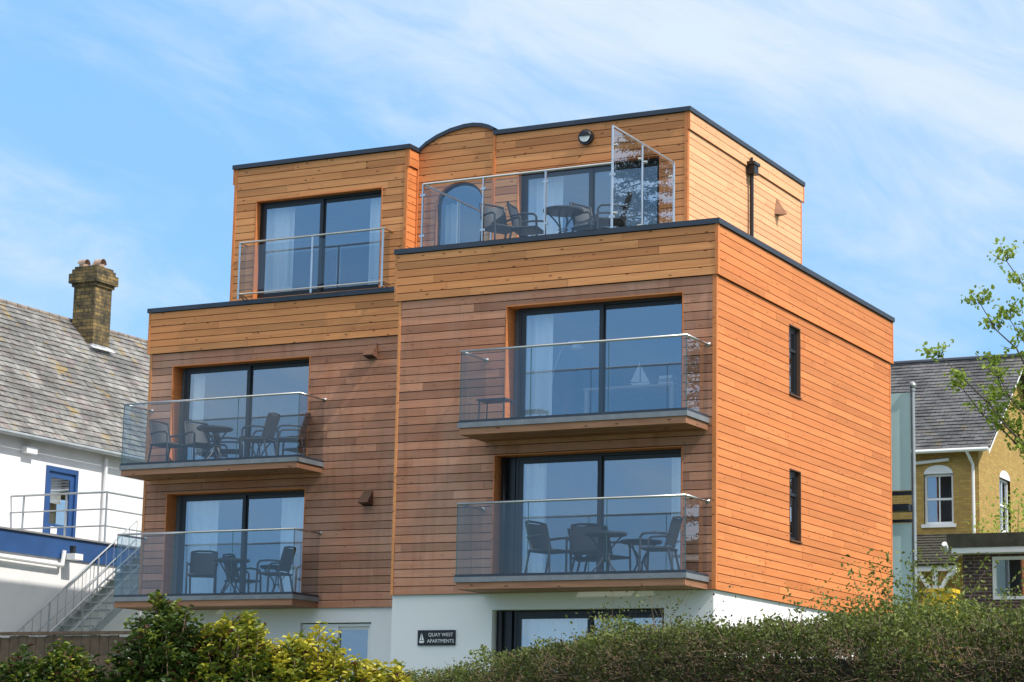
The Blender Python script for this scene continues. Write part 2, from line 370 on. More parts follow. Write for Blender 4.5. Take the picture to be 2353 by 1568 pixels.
boxes([((-4.08,.2,-2.5),(-3.79,.3,-.29),.5),((-4.06,.22,.2),(-3.79,.3,2.34),.5)],'frame','window_side_panel',B)
# balconies
def balcony(x0,x1,yw,z,seams):
    yf=yw-.966; mb=MB().mat('fascia')
    mb.box((x0,yf,z-.085),(x1,yf+.05,z));mb.box((x0,yf+.05,z-.085),(x0+.05,yw-.03,z));mb.box((x1-.05,yf+.05,z-.085),(x1,yw-.03,z))
    mb.box((x0+.05,yf+.05,z-.03),(x1-.05,yw-.03,z-.012))
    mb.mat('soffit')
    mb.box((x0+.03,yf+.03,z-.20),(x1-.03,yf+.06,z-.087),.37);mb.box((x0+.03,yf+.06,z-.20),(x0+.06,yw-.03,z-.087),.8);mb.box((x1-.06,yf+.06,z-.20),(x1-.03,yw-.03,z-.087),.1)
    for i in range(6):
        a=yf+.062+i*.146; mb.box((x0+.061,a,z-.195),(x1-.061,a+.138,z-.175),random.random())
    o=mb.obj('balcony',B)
    c=MB().mat('coping'); g=.03
    c.box((x0+.012,yf+.012,z+.001),(x1-.012,yf+.05,z+.045));c.box((x0+.012,yf+.051,z+.001),(x0+.05,yw-.03,z+.045));c.box((x1-.05,yf+.051,z+.001),(x1-.012,yw-.03,z+.045))
    c.obj('glass_channel',o)
    us=[x0+.03]+seams+[x1-.03]
    for a,b in zip(us[:-1],us[1:]):
        p=MB().mat('bal_glass'); p.poly([(a+.004,yf+g,z+.04),(b-.004,yf+g,z+.04),(b-.004,yf+g,z+1.22),(a+.004,yf+g,z+1.22)]); p.obj('glass_panel',o)
    for x in (x0+.03,x1-.03):
        p=MB().mat('bal_glass'); p.poly([(x,yf+.034,z+.04),(x,yw-.04,z+.04),(x,yw-.04,z+1.22),(x,yf+.034,z+1.22)]); p.obj('glass_panel',o)
    h=MB().mat('steel'); zz=z+1.232
    h.path([(x0+.03,yw-.03,zz),(x0+.03,yf+g,zz),(x1-.03,yf+g,zz),(x1-.03,yw-.03,zz)],.021,10)
    for x in (x0+.03,x1-.03): h.tube((x,yw-.028,zz),(x,yw-.036,zz),.04,12)
    h.obj('handrail',o,True)
    for a in seams+[x0+.03,x1-.03]:
        e=MB().mat('glass_edge'); e.box((a-.005,yf+g-.005,z+.046),(a+.005,yf+g+.005,z+1.21)); e.obj('glass_joint',o)
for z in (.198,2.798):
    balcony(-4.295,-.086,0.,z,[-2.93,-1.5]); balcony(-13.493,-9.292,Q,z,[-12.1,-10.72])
# ---------------- penthouse
R=3.22;U=2.85;K=1.90;XM=5.94;N=7.665;MM=11.69;ZR=9.18;ZR2=9.0;L2=9.2
FR=front(R);FU=front(U);SK=side(-K);SN=side(-N)
hP=[(-5.42,-2.43,6.13,8.33)];hJ=[(-11.17,-8.20,6.19,8.21)]
mb=MB().mat('backing')
backing(mb,FR,-XM,-K,5.95,ZR-.08,hP);backing(mb,FU,-MM,-N,5.95,ZR2-.08,hJ);backing(mb,SK,R,L2,5.95,ZR-.08)
backing(mb,SN,U,R+.3,5.95,ZR2-.08);mb.box((-MM,U+.3,5.95),(-MM+.01,L2-.02,ZR2-.1));mb.box((-MM+.001,L2-.01,5.95),(-K,L2,ZR2-.1))
mb.mat('roof').box((-MM+.02,U+.02,ZR2-.2),(-N-.02,L2-.02,ZR2-.12));mb.box((-N,R+.02,ZR2-.201),(-K-.02,L2-.02,ZR2-.119))
mb.obj('penthouse_wall_core',B)
cladobj('penthouse_front_cladding','wood_gold',FR,-XM+.04,-K-.04,5.95,ZR-.085,hP);cladobj('penthouse_front_cladding','wood_gold',FU,-MM+.04,-N-.04,5.95,ZR2-.085,hJ)
cladobj('penthouse_side_cladding','wood_pale',SK,R+.0,L2-.04,5.95,ZR-.42,pitch=.137);cladobj('penthouse_side_band','wood_pale',side(-K+.035),R-.02,L2+.03,ZR-.42,ZR-.085)
cladobj('penthouse_side_cladding','wood_side',SN,U+.0,R-.03,5.95,ZR2-.42);cladobj('penthouse_side_band','wood_side',side(-N+.035),U-.02,R-.03,ZR2-.42,ZR2-.085)
# arched bay
prof=[(-7.665,8.96),(-7.45,9.12),(-7.2,9.24),(-6.9,9.335),(-6.6,9.385),(-6.4,9.39),(-6.2,9.36),(-6.05,9.31),(-5.94,9.25)]
def zprof(u): return float(np.interp(u,[p[0] for p in prof],[p[1] for p in prof]))
AW=(-7.2,-6.16);ac=(AW[0]+AW[1])/2;ar=(AW[1]-AW[0])/2
def zarch(u,ex=0.): 
    d=min(1,abs(u-ac)/(ar+ex)); return 7.82+.42*math.sqrt(max(0,1-d*d))
mb=MB().mat('wood_gold');z=5.95
while z<9.4:
    zb=z+PITCH-.013; x=-N-random.uniform(0,1.2); t=random.random(); nx=x+random.uniform(1,2.2)
    n=40; us=list(np.linspace(-N+.025,-XM-.0,n+1))
    for a,b in zip(us[:-1],us[1:]):
        if a>nx: t=random.random();nx=a+random.uniform(1.,2.2)
        um=(a+b)/2
        lo=[z,z];hi=[min(zb,zprof(a)-.07),min(zb,zprof(b)-.07)]
        if AW[0]<um<AW[1]: lo=[max(z,zarch(a)),max(z,zarch(b))]
        if hi[0]-lo[0]<.003 and hi[1]-lo[1]<.003: continue
        hi=[max(hi[0],lo[0]),max(hi[1],lo[1])]
        P=[FR(a,.024,lo[0]),FR(b,.024,lo[1]),FR(b,.024,hi[1]),FR(a,.024,hi[0])]
        mb.poly(P,t); Q2=[p+Vector((0,.022,0)) for p in P]
        mb.poly([P[3],P[2],Q2[2],Q2[3]],t);mb.poly([P[0],Q2[0],Q2[1],P[1]],t)
    z+=PITCH
mb.obj('arched_bay_cladding',B)
mb=MB().mat('backing')
for a,b in zip(np.linspace(-N,-XM,41)[:-1],np.linspace(-N,-XM,41)[1:]):
    um=(a+b)/2; la=zarch(a) if AW[0]<um<AW[1] else 5.95; lb=zarch(b) if AW[0]<um<AW[1] else 5.95
    mb.poly([FR(a,0,la),FR(b,0,lb),FR(b,0,zprof(b)-.06),FR(a,0,zprof(a)-.06)])
mb.obj('arched_bay_core',B)
mb=MB().mat('coping')
for p,q in zip(prof[:-1],prof[1:]):
    (a,za),(b,zb)=p,q
    y0,y1=R-.07,L2
    mb.poly([(a,y0,za-.075),(b,y0,zb-.075),(b,y0,zb),(a,y0,za)]);mb.poly([(a,y0,za),(b,y0,zb),(b,y1,zb),(a,y1,za)]);mb.poly([(a,y0,za-.075),(a,R,za-.075),(b,R,zb-.075),(b,y0,zb-.075)])
mb.obj('arched_coping',B)
boxes([((-XM,R-.08,ZR-.085),(-K+.09,R+.25,ZR),.5),((-K-.25,R+.25,ZR-.084),(-K+.089,L2+.07,ZR-.001),.5),((-XM,L2-.2,ZR-.086),(-K-.25,L2+.06,ZR-.002),.5),
((-MM-.06,U-.08,ZR2-.085),(-N+.09,U+.15,ZR2),.5),((-N-.2,U+.15,ZR2-.084),(-N+.089,R-.03,ZR2-.001),.5),((-MM-.059,U+.15,ZR2-.084),(-MM+.2,L2,ZR2-.001),.5)],'coping','penthouse_coping',B)
boxes([((-K-.04,R-.034,5.95),(-K+.026,R-.001,ZR-.086),.3),((-K+.0005,R-.0005,5.95),(-K+.03,R+.03,ZR-.42),.6),((-K+.027,R-.04,ZR-.42),(-K+.07,R-.021,ZR-.087),.2),((-K+.0005,L2-.04,5.95),(-K+.033,L2+.01,ZR-.42),.5),((-K+.036,L2+.03,ZR-.44),(-K+.07,L2+.06,ZR-.087),.5),
((-N-.04,U-.034,5.95),(-N+.026,U-.001,ZR2-.086),.9),((-N+.027,U-.04,ZR2-.44),(-N+.07,U-.021,ZR2-.087),.4),
((-MM-.02,U-.034,5.95),(-MM+.04,U-.001,ZR2-.086),.5),((-MM-.06,U-.036,ZR2-.4),(-MM-.021,U+.1,ZR2-.087),.5),
((-XM-.02,R-.045,5.95),(-XM+.038,R-.003,ZR-.0855),.75),((-MM-.03,U,5.95),(-MM-.001,L2,ZR2-.09),.5),
((-N+.031,R-.05,5.95),(-N+.06,R-.027,8.93),.15)],'wood_side','corner_trim',B)
surround(FR,hP[0],.22);surround(FU,hJ[0],.22)
window(B,FR,hP[0],rec=.12,curt=(.75,.0));window(B,FU,hJ[0],rec=.12,curt=(.62,.42))
# arched window
mb=MB().mat('frame'); y=R+.06
arc=[(u,zarch(u)) for u in np.linspace(AW[0],AW[1],25)]
outer=[(AW[0],6.1)]+arc+[(AW[1],6.1)]
inner=[(AW[0]+.05,6.17)]+[(ac+(u-ac)*.905,7.82+(zz-7.82)*.88) for u,zz in arc]+[(AW[1]-.05,6.17)]
for i in range(len(outer)-1):
    a,b,c,d=outer[i],outer[i+1],inner[i+1],inner[i]
    mb.mat('frame').poly([(a[0],y,a[1]),(b[0],y,b[1]),(c[0],y,c[1]),(d[0],y,d[1])])
    mb.mat('wood_side').poly([(a[0],y,a[1]),(b[0],y,b[1]),(b[0],R-.02,b[1]),(a[0],R-.02,a[1])])
w=mb.obj('arched_window',B)
mb=MB().mat('pane'); mb.poly([(p[0],y+.02,p[1]) for p in inner]); mb.obj('glass_pane',w)
mb=MB().mat('room'); mb.box((-7.5,R+.4,5.98),(-5.9,R+3,8.6),skip=(2,)); mb.obj('room_interior',B); curtain(w,FR,AW[0]+.05,AW[0]+.4,6.15,7.9,-.3)
# juliet balcony
J=MB().mat('steel'); jy=U-.30; x0,x1=-11.33,-7.98
J.path([(x0,U-.02,7.29),(x0,jy,7.29),(x1,jy,7.29),(x1,U-.02,7.29)],.021,10)
J.path([(x0,U-.02,6.24),(x0,jy,6.24),(x1,jy,6.24),(x1,U-.02,6.24)],.018,10)
for x in (x0+.01,(x0+x1)/2+.05,x1-.01): J.box((x-.022,jy-.008,6.14),(x+.022,jy+.008,7.28))
for x in (x0+.01,x0+.1,x1-.1,x1-.01): J.tube((x,jy,6.24),(x,U-.02,6.14),.013,8)
jo=J.obj('window_guard_rail',B)
for a,b in ((x0+.06,(x0+x1)/2),((x0+x1)/2+.1,x1-.06)):
    mb=MB().mat('bal_glass');mb.poly([(a,jy,6.3),(b,jy,6.3),(b,jy,7.22),(a,jy,7.22)]);mb.obj('glass_panel',jo)
for x in (x0,x1):
    mb=MB().mat('bal_glass');mb.poly([(x,jy+.05,6.3),(x,U-.06,6.3),(x,U-.06,7.22),(x,jy+.05,7.22)]);mb.obj('glass_panel',jo)
# terrace balustrade
J=MB().mat('steel'); ty=.10; xs=[-5.70,-4.47,-3.24,-1.96]; zt=ZT+1.2; yb=2.75
J.path([(xs[0],yb,zt),(xs[0],ty,zt),(xs[-1],ty,zt)],.022,10)
for x in xs: J.box((x-.012,ty-.025,ZT),(x+.012,ty+.025,zt)); J.box((x-.05,ty-.05,ZT),(x+.05,ty+.05,ZT+.012))
for yy in (1.4,2.7): J.box((xs[0]-.012,yy-.02,6.08),(xs[0]+.012,yy+.02,zt))
for x in xs:
    for zz in (ZT+.25,zt-.2):
        J.box((x-.05,ty-.018,zz-.02),(x+.05,ty+.018,zz+.02))
zs=ZT+1.86
J.path([(xs[-1],ty,ZT),(xs[-1],ty,zs),(xs[-1],yb,zs),(xs[-1],yb,6.08)],.02,10)
J.tube((xs[-1],1.35,6.08),(xs[-1],1.35,zs),.017,8)
for yy in (.25,1.25,1.48,2.6):
    for zz in (ZT+.35,zs-.3): J.tube((xs[-1]-.03,yy,zz),(xs[-1]+.03,yy,zz),.025,8)
jo=J.obj('terrace_balustrade',B)
for a,b in zip(xs[:-1],xs[1:]):
    mb=MB().mat('bal_glass');mb.poly([(a+.04,ty,ZT+.06),(b-.04,ty,ZT+.06),(b-.04,ty,zt-.05),(a+.04,ty,zt-.05)]);mb.obj('glass_panel',jo)
for a,b in ((.16,1.36),(1.44,2.66)):
    mb=MB().mat('bal_glass');mb.poly([(xs[0],a,ZT+.0),(xs[0],b,ZT+.0),(xs[0],b,zt-.05),(xs[0],a,zt-.05)]);mb.obj('glass_panel',jo)
for a,b in ((.13,1.32),(1.38,2.72)):
    mb=MB().mat('screen_glass');mb.poly([(xs[-1],a,ZT+.02),(xs[-1],b,ZT+.02),(xs[-1],b,zs-.04),(xs[-1],a,zs-.04)]);mb.obj('glass_screen',jo)
# wall light
mb=MB().mat('black'); mb.tube((-3.95,R-.025,8.82),(-3.95,R-.10,8.82),.15,28)
n=14
for i in range(n):
    a0=math.pi*i/n;a1=math.pi*(i+1)/n
    mb.poly([(-3.95+.13*math.cos(a0),R-.101,8.83+.13*math.sin(a0)),(-3.95+.13*math.cos(a1),R-.101,8.83+.13*math.sin(a1)),(-3.95+.11*math.cos(a1),R-.15,8.83+.08*math.sin(a1)),(-3.95+.11*math.cos(a0),R-.15,8.83+.08*math.sin(a0))])
mb.poly([(-3.95+.11*math.cos(math.pi*i/n),R-.15,8.83+.08*math.sin(math.pi*i/n)) for i in range(n+1)])
lo=mb.obj('wall_light',B)
mb=MB().mat('slatewhite'); pts=[(-3.95+.11*math.cos(math.pi+math.pi*i/n),R-.13,8.83+.115*math.sin(math.pi+math.pi*i/n)) for i in range(n+1)]
mb.poly(pts); mb.obj('light_diffuser',lo)
# vents
def vent(fr,u,z,s=.2):
    mb=MB().mat('wood_dark'); a=[fr(u-s*.5,.02,z+s*.75),fr(u+s*.5,.02,z+s*.75),fr(u+s*.55,.24,z-s*.55),fr(u-s*.55,.24,z-s*.55),fr(u-s*.55,.02,z-s*.75),fr(u+s*.55,.02,z-s*.75)]
    mb.poly([a[0],a[1],a[2],a[3]],.3);mb.poly([a[0],a[3],a[4]],.5);mb.poly([a[1],a[5],a[2]],.5);mb.mat('black').poly([a[3],a[2],a[5],a[4]])
    mb.obj('vent_hood',B)
vent(FQ,-8.27,4.93);vent(FQ,-8.27,2.08)
mb=MB()
fr=SK;u,z,s=7.75,8.3,.24
mb.mat('soffit');a=[fr(u,.03,z+.2),fr(u-.13,.03,z-.16),fr(u+.13,.03,z-.16),fr(u,.26,z-.16)]
mb.poly([a[0],a[1],a[3]],.2);mb.poly([a[0],a[3],a[2]],.4);mb.mat('black').poly([a[1],a[2],a[3]]);mb.obj('vent_hood',B)
mb=MB().mat('black'); mb.tube((-K+.10,6.2,5.99),(-K+.10,6.2,8.6),.04,12);mb.box((-K+.04,6.09,8.6),(-K+.2,6.31,8.78));mb.box((-K+.03,6.04,8.78),(-K+.22,6.36,8.84));mb.tube((-K+.1,6.2,8.84),(-K+.1,6.2,8.95),.03)
mb.obj('downpipe',B)
# ------------------------------------------------------------------ sign
sg=MB().mat('black'); sg.box((-5.51,.0,-.875),(-4.775,.028,-.615)); sgo=sg.obj('sign',None,loc=(-5.14,.014,-.745)); tag(sgo,'dark slate name plaque with small white sailing boat on white wall','sign')
def text(s,x,z,size,parent,y):
    c=bpy.data.curves.new('t','FONT'); c.body=s; c.size=size; c.align_x='CENTER'; c.extrude=.001
    to=bpy.data.objects.new('t',c); COL.objects.link(to); bpy.context.view_layer.update()
    me=bpy.data.meshes.new_from_object(to.evaluated_get(bpy.context.evaluated_depsgraph_get())); bpy.data.objects.remove(to)
    me.materials.clear(); me.materials.append(M['upvc'])
    me.transform(Matrix.Translation((x,y,z))@Matrix.Rotation(math.pi/2,4,'X'))
    o=bpy.data.objects.new('lettering',me); COL.objects.link(o); setparent(o,parent)
text('QUAY WEST',-5.055,-.722,.086,sgo,-.004); text('APARTMENTS',-5.055,-.83,.086,sgo,-.004)
mb=MB().mat('upvc'); y=-.003
mb.poly([(-5.435,y,-.79),(-5.435,y,-.655),(-5.47,y,-.79)]);mb.poly([(-5.425,y,-.79),(-5.38,y,-.79),(-5.405,y,-.72),(-5.425,y,-.67)]);mb.poly([(-5.485,y,-.8),(-5.37,y,-.8),(-5.39,y,-.835),(-5.465,y,-.835)]);mb.obj('boat_emblem',sgo)
# ------------------------------------------------------------------ furniture
def chair_proto():
    e=empty('garden_chair',(0,0,0)); parts=[]
    mb=MB().mat('rattan'); mb.box((-.24,-.24,.42),(.24,.22,.455));mb.path([(-.25,-.25,.44),(.25,-.25,.44),(.25,.23,.44),(-.25,.23,.44),(-.25,-.25,.44)],.022,6);parts.append(mb.obj('seat'))
    mb=MB().mat('rattan'); n=8
    for k in range(12):
        z0=.48+k*.036;z1=z0+.036
        for i in range(n):
            a=-.24+.48*i/n;b=-.24+.48*(i+1)/n
            g=lambda x,z:.22-.06*(x/.24)**2+(z-.45)*.28
            mb.poly([(a,g(a,z0),z0),(b,g(b,z0),z0),(b,g(b,z1),z1),(a,g(a,z1),z1)]);mb.poly([(a,g(a,z0)+.02,z0),(a,g(a,z1)+.02,z1),(b,g(b,z1)+.02,z1),(b,g(b,z0)+.02,z0)])
    mb.path([(-.25,.16,.46),(-.25,.29,.92),(-.12,.345,.945),(.12,.345,.945),(.25,.29,.92),(.25,.16,.46)],.02,6);parts.append(mb.obj('backrest'))
    for sx in (-1,1):
        mb=MB().mat('rattan'); mb.path([(.27*sx,-.27,.0),(.27*sx,-.25,.62),(.28*sx,-.2,.67),(.29*sx,.0,.68),(.26*sx,.24,.66)],.02,6);parts.append(mb.obj('armrest'))
        mb=MB().mat('rattan'); mb.path([(.25*sx,.30,.0),(.25*sx,.2,.44)],.02,6);parts.append(mb.obj('leg'))
    for p in parts: p.parent=e
    return e,parts
def table_proto(rad=.36,h=.73):
    e=empty('garden_table',(0,0,0)); parts=[]
    mb=MB().mat('tmetal'); mb.disc((0,0,h-.03),rad,.03);mb.disc((0,0,h-.045),rad-.02,.014);parts.append(mb.obj('tabletop'))
    for k in range(4):
        a=math.pi/4+k*math.pi/2; mb=MB().mat('tmetal'); pts=[]
        for i in range(9):
            t=i/8; r=.06+.24*abs(2*t-1.05)**1.5; an=a+ (t-.5)*1.4
            pts.append((r*math.cos(an),r*math.sin(an),t*(h-.04)))
        mb.path(pts,.015,6); parts.append(mb.obj('leg'))
    mb=MB().mat('tmetal'); pts=[(.085*math.cos(i*math.pi/6),.085*math.sin(i*math.pi/6),.37) for i in range(13)]; mb.path(pts,.008,6); parts.append(mb.obj('ring'))
    for p in parts: p.parent=e
    return e,parts
used=set()
def place(proto,loc,rot,label,cat,group):
    e,parts=proto
    if e.name not in used: n=e; used.add(e.name)
    else:
        n=e.copy(); COL.objects.link(n)
        for p in parts:
            c=p.copy(); c.parent=n; COL.objects.link(c)
    n.location=loc; n.rotation_euler=(0,0,math.radians(rot)); tag(n,label,cat,group)
CH=chair_proto();TB=table_proto()
gc='woven chairs on balconies';gt='round tables on balconies'
zf=.19
for x,y,z,r in [(-2.74,-.55,zf,75),(-2.25,-.2,zf,20),(-.78,-.45,zf,-80),
                (-12.68,2.3,zf+S,80),(-12.05,2.55,zf+S,60),(-10.5,2.3,zf+S,-80),(-9.86,2.45,zf+S,-60),
                (-11.75,2.35,zf,30),(-10.05,2.35,zf,-80)]:
    place(CH,(x,y,z),r,'dark grey woven armchair on a glass fronted balcony','chair',gc)
for x,y,z,r in [(-4.4,.62,6.08,60),(-4.0,.9,6.08,100),(-2.9,1.25,6.08,70),(-2.35,.9,6.08,-60)]:
    place(CH,(x,y,z),r,'dark grey woven armchair on the roof terrace','chair',gc)
for x,y,z in [(-1.75,-.45,zf),(-11.55,2.28,zf+S),(-11.0,2.25,zf)]:
    place(TB,(x,y,z),random.uniform(0,90),'round dark metal table on a glass fronted balcony','table',gt)
place(TB,(-3.26,.85,6.08),20,'round dark metal table on the roof terrace','table',gt)
e=empty('side_table',(-3.85,-.45,2.79),'low square grey side table with thin legs on the balcony','table')
mb=MB().mat('tmetal');mb.box((-4.12,-.62,3.22),(-3.58,-.28,3.25));mb.obj('tabletop',e)
for x in (-4.09,-3.61):
    for y in (-.59,-.31):
        mb=MB().mat('tmetal');mb.tube((x,y,2.79),(x*.98-.075,y,3.22),.014,6);mb.obj('leg',e)
e=empty('dining_table',(-1.9,1.0,2.79),'wooden dining table inside the apartment window','table')
mb=MB().mat('table_wood');mb.box((-2.7,.6,3.5),(-1.0,1.4,3.54));mb.obj('tabletop',e)
for x in (-2.65,-1.05):
    for y in (.65,1.35):
        mb=MB().mat('table_wood');mb.box((x-.03,y-.03,2.79),(x+.03,y+.03,3.5));mb.obj('leg',e)
e=empty('model_boat',(-1.65,.7,3.54),'small white model sailing boat on the table','ornament')
mb=MB().mat('slatewhite');mb.poly([(-1.68,.7,3.6),(-1.68,.7,3.95),(-1.85,.7,3.62)]);mb.poly([(-1.66,.7,3.6),(-1.5,.7,3.6),(-1.66,.7,3.9)]);mb.obj('sail',e)
mb=MB().mat('slatewhite');mb.poly([(-1.85,.67,3.59),(-1.45,.67,3.59),(-1.52,.67,3.54),(-1.78,.67,3.54)]);mb.poly([(-1.85,.67,3.59),(-1.45,.67,3.59),(-1.45,.73,3.59),(-1.85,.73,3.59)]);mb.obj('hull',e)
e=empty('book_stack',(-1.2,.8,3.54),'stack of books on the dining table','books')
for i,(w_,h_) in enumerate(((.28,.04),(.25,.035),(.26,.05))):
    mb=MB().mat('slatewhite' if i!=1 else 'table_wood');mb.box((-1.34+i*.01,.7,3.541+.05*i),(-1.34+w_,.9,3.541+.05*i+h_));mb.obj('book',e)
e=empty('floor_lamp',(-3.45,.75,2.79),'tall arched white floor lamp behind the window','lamp')
mb=MB().mat('slatewhite');mb.path([(-3.45+.55*(t**2),.75,2.8+1.62*math.sin(t*1.7)) for t in np.linspace(0,1,14)],.013,6);mb.obj('stem',e)
mb=MB().mat('slatewhite');mb.tube((-2.9,.75,4.27),(-2.9,.75,4.40),.12,16,.04);mb.obj('lamp_shade',e)
# ------------------------------------------------------------------ slates helper
def shingle(mb,P0,ud,sd,lu,ls,w=.3,ex=.2):
    P0=Vector(P0);ud=Vector(ud).normalized();sd=Vector(sd).normalized();n=ud.cross(sd).normalized()
    if n.z<0:n=-n
    rows=int(ls/ex)+1
    for r in range(rows):
        s0=r*ex;s1=min(s0+ex+.02,ls); u=-(w/2 if r%2 else 0)-random.uniform(0,.02)
        while u<lu:
            a=max(u+.004,0);b=min(u+w-.004,lu)
            if b-a>.02:
                j=random.uniform(-.008,.008); h=.03+random.uniform(0,.012)
                p=[P0+ud*a+sd*(s0+j)+n*h,P0+ud*b+sd*(s0+j)+n*(h+random.uniform(-.004,.004)),P0+ud*b+sd*s1+n*.008,P0+ud*a+sd*s1+n*.008]
                q0=P0+ud*a+sd*(s0+j);q1=P0+ud*b+sd*(s0+j); t=random.random()
                mb.poly(p,t);mb.poly([q0,q1,p[1],p[0]],t*.5)
            u+=w
# ------------------------------------------------------------------ white house with slate roof
H=empty('white_house',(-24,16,GZ),'old white painted house with slate roof and brick chimney','house')
mb=MB().mat('render_bg');hD=[(9.95,11.2,2.05,4.17)]
backing(mb,side(-22),5,32,GZ,4.9,hD)
mb.poly([(-22,5,GZ),(-30,5,GZ),(-30,5,4.9),(-26,5,9.0),(-22,5,4.9)])
mb.obj('wall',H)
ex=-21.7;ez=4.78;rx=-26.;rz=9.12
sd=Vector((rx-ex,0,rz-ez));ls=sd.length
mb=MB().mat('slate_l');shingle(mb,(ex,4.6,ez),(0,1,0),sd,27,ls,.33,.235)
mb.mat('backing').poly([(ex,4.6,ez-.02),(ex,31.6,ez-.02),(rx,31.6,rz-.02),(rx,4.6,rz-.02)]);mb.mat('slate_l').poly([(rx,4.6,rz-.01),(rx,31.6,rz-.01),(-30.3,31.6,ez),(-30.3,4.6,ez)],.3)
mb.mat('ridge')
y=4.6
while y<31: mb.tube((rx,y,rz-.02),(rx,y+.42,rz-.02),.085,10); y+=.45
ro=mb.obj('roof',H)
mb=MB().mat('galv');mb.tube((ex+.05,4.6,ez-.06),(ex+.05,31,ez-.06),.06,8);mb.obj('gutter',H)
mb=MB().mat('upvc');mb.tube((-21.9,12.2,2.1),(-21.9,12.2,4.6),.045,8);mb.obj('downpipe',H)
cx,cy=-25.45,15.75
mb=MB().mat('brick_c'); w=.375
mb.box((cx-w,cy-w,7.9),(cx+w,cy+w,10.05));mb.box((cx-w-.05,cy-w-.05,10.05),(cx+w+.05,cy+w+.05,10.15));mb.box((cx-w-.12,cy-w-.12,10.15),(cx+w+.12,cy+w+.12,10.42));mb.box((cx-w-.06,cy-w-.06,10.42),(cx+w+.06,cy+w+.06,10.55));mb.box((cx-w-.01,cy-w-.01,10.55),(cx+w+.01,cy+w+.01,10.63))
ch=mb.obj('chimney',ro)
mb=MB().mat('lead');mb.box((cx-w-.02,cy-w-.02,8.0),(cx+w+.02,cy+w+.02,8.38))
mb.poly([(cx+w+.01,cy-w-.12,8.33),(cx+w+.14,cy-w-.14,8.24),(cx+w+.14,cy+w+.14,8.24),(cx+w+.01,cy+w+.12,8.36)])
mb.obj('flashing',ro)
for px,py,r in ((-.22,-.2,.13),(-.0,.15,.12),(.20,-.02,.14)):
    mb=MB().mat('clay');mb.tube((cx+px,cy+py,10.6),(cx+px,cy+py,10.72),r,14)
    for i in range(8):
        a0=math.pi*i/8;a1=math.pi*(i+1)/8
        mb.poly([(cx+px-.12,cy+py+r*math.cos(a0),10.72+r*1.1*math.sin(a0)),(cx+px-.12,cy+py+r*math.cos(a1),10.72+r*1.1*math.sin(a1)),(cx+px+.14,cy+py+r*math.cos(a1),10.72+r*1.1*math.sin(a1)),(cx+px+.14,cy+py+r*math.cos(a0),10.72+r*1.1*math.sin(a0))])
    mb.obj('chimney_pot',ro)
mb=MB().mat('blue'); f=side(-22)
for a,b,c,d in ((9.95,10.05,2.05,4.17),(11.1,11.2,2.05,4.17),(10.05,11.1,4.05,4.17),(10.05,11.1,2.05,2.15)): mb.box(f(a,.03,c),f(b,-.1,d))
for a,b,c,d in ((10.05,10.2,2.15,4.05),(10.95,11.1,2.15,4.05),(10.2,10.95,3.9,4.05),(10.2,10.95,2.15,2.75)): mb.box(f(a,-.02,c),f(b,-.07,d))
dd=mb.obj('door',H);mb=MB().mat('pane');mb.poly([f(10.2,-.04,2.75),f(10.95,-.04,2.75),f(10.95,-.04,3.9),f(10.2,-.04,3.9)]);mb.obj('glass_pane',dd)
mb=MB().mat('upvc');mb.poly([f(10.25,-.0,2.5),f(10.5,-.0,2.5),f(10.5,-.0,2.68),f(10.25,-.0,2.68)]);mb.obj('door_notice',dd)
mb=MB().mat('slatewhite');mb.poly([f(10.2,-.3,3.3),f(10.95,-.3,3.3),f(10.95,-.3,4.),f(10.2,-.3,4.)]);mb.obj('door_blind',dd)
mb=MB().mat('room');mb.poly([f(10.1,-.5,2.1),f(11.05,-.5,2.1),f(11.05,-.5,4.1),f(10.1,-.5,4.1)]);mb.obj('room_interior',H)
mb=MB().mat('upvc');mb.box((-21.99,8.95,4.35),(-21.8,9.35,4.5));mb.obj('wall_lamp',H)
E=empty('terrace_extension',(-20.5,5,GZ),'low white extension with blue fascia and roof terrace','building')
mb=MB().mat('render_bg');backing(mb,side(-19),-2,13.5,GZ,1.6);mb.poly([(-22,13.5,GZ),(-19,13.5,GZ),(-19,13.5,1.6),(-22,13.5,1.6)]);mb.poly([(-23,-2,GZ),(-19,-2,GZ),(-19,-2,1.6),(-23,-2,1.6)]);mb.obj('wall',E)
mb=MB().mat('blue');mb.box((-22,-2.05,1.52),(-18.95,13.55,2.0));mb.obj('fascia',E)
mb=MB().mat('roof');mb.box((-21.98,-2.1,2.001),(-18.9,13.6,2.04));mb.obj('terrace_floor',E)
mb=MB().mat('upvc');mb.tube((-18.87,-2,1.45),(-18.87,6.9,1.36),.05,8);mb.tube((-18.87,6.9,1.36),(-18.87,6.95,1.7),.05,8);mb.obj('waste_pipe',E)
mb=MB().mat('upvc');mb.box((-18.85,7.0,1.5),(-18.6,7.3,1.64));mb.mat('frame').box((-18.8,7.05,1.64),(-18.7,7.15,1.82));mb.obj('flood_light',E)
mb=MB().mat('galv')
pts=[(-22,8.7),(-19.1,8.7),(-19.1,13)]
for z in (2.45,2.85,3.25):
    mb.path([(p[0],p[1],z) for p in pts],.026 if z>3 else .02,8)
for p in [(-21.6,8.7),(-20.3,8.7),(-19.1,8.7),(-19.1,10.2),(-19.1,11.7),(-19.1,13)]: mb.tube((p[0],p[1],2.02),(p[0],p[1],3.25),.026,8)
mb.obj('railing',E)
T=empty('metal_staircase',(-18.4,4,GZ),'galvanised steel outdoor staircase with handrails beside white wall','stairs')
n=24;y0,z0=9.9,1.95;dy,dz=-.28,-.195
mb=MB().mat('galv')
for i in range(n): mb.box((-18.85,y0+dy*(i+1),z0+dz*(i)-.03),(-17.95,y0+dy*i+.03,z0+dz*i))
mb.obj('tread',T)
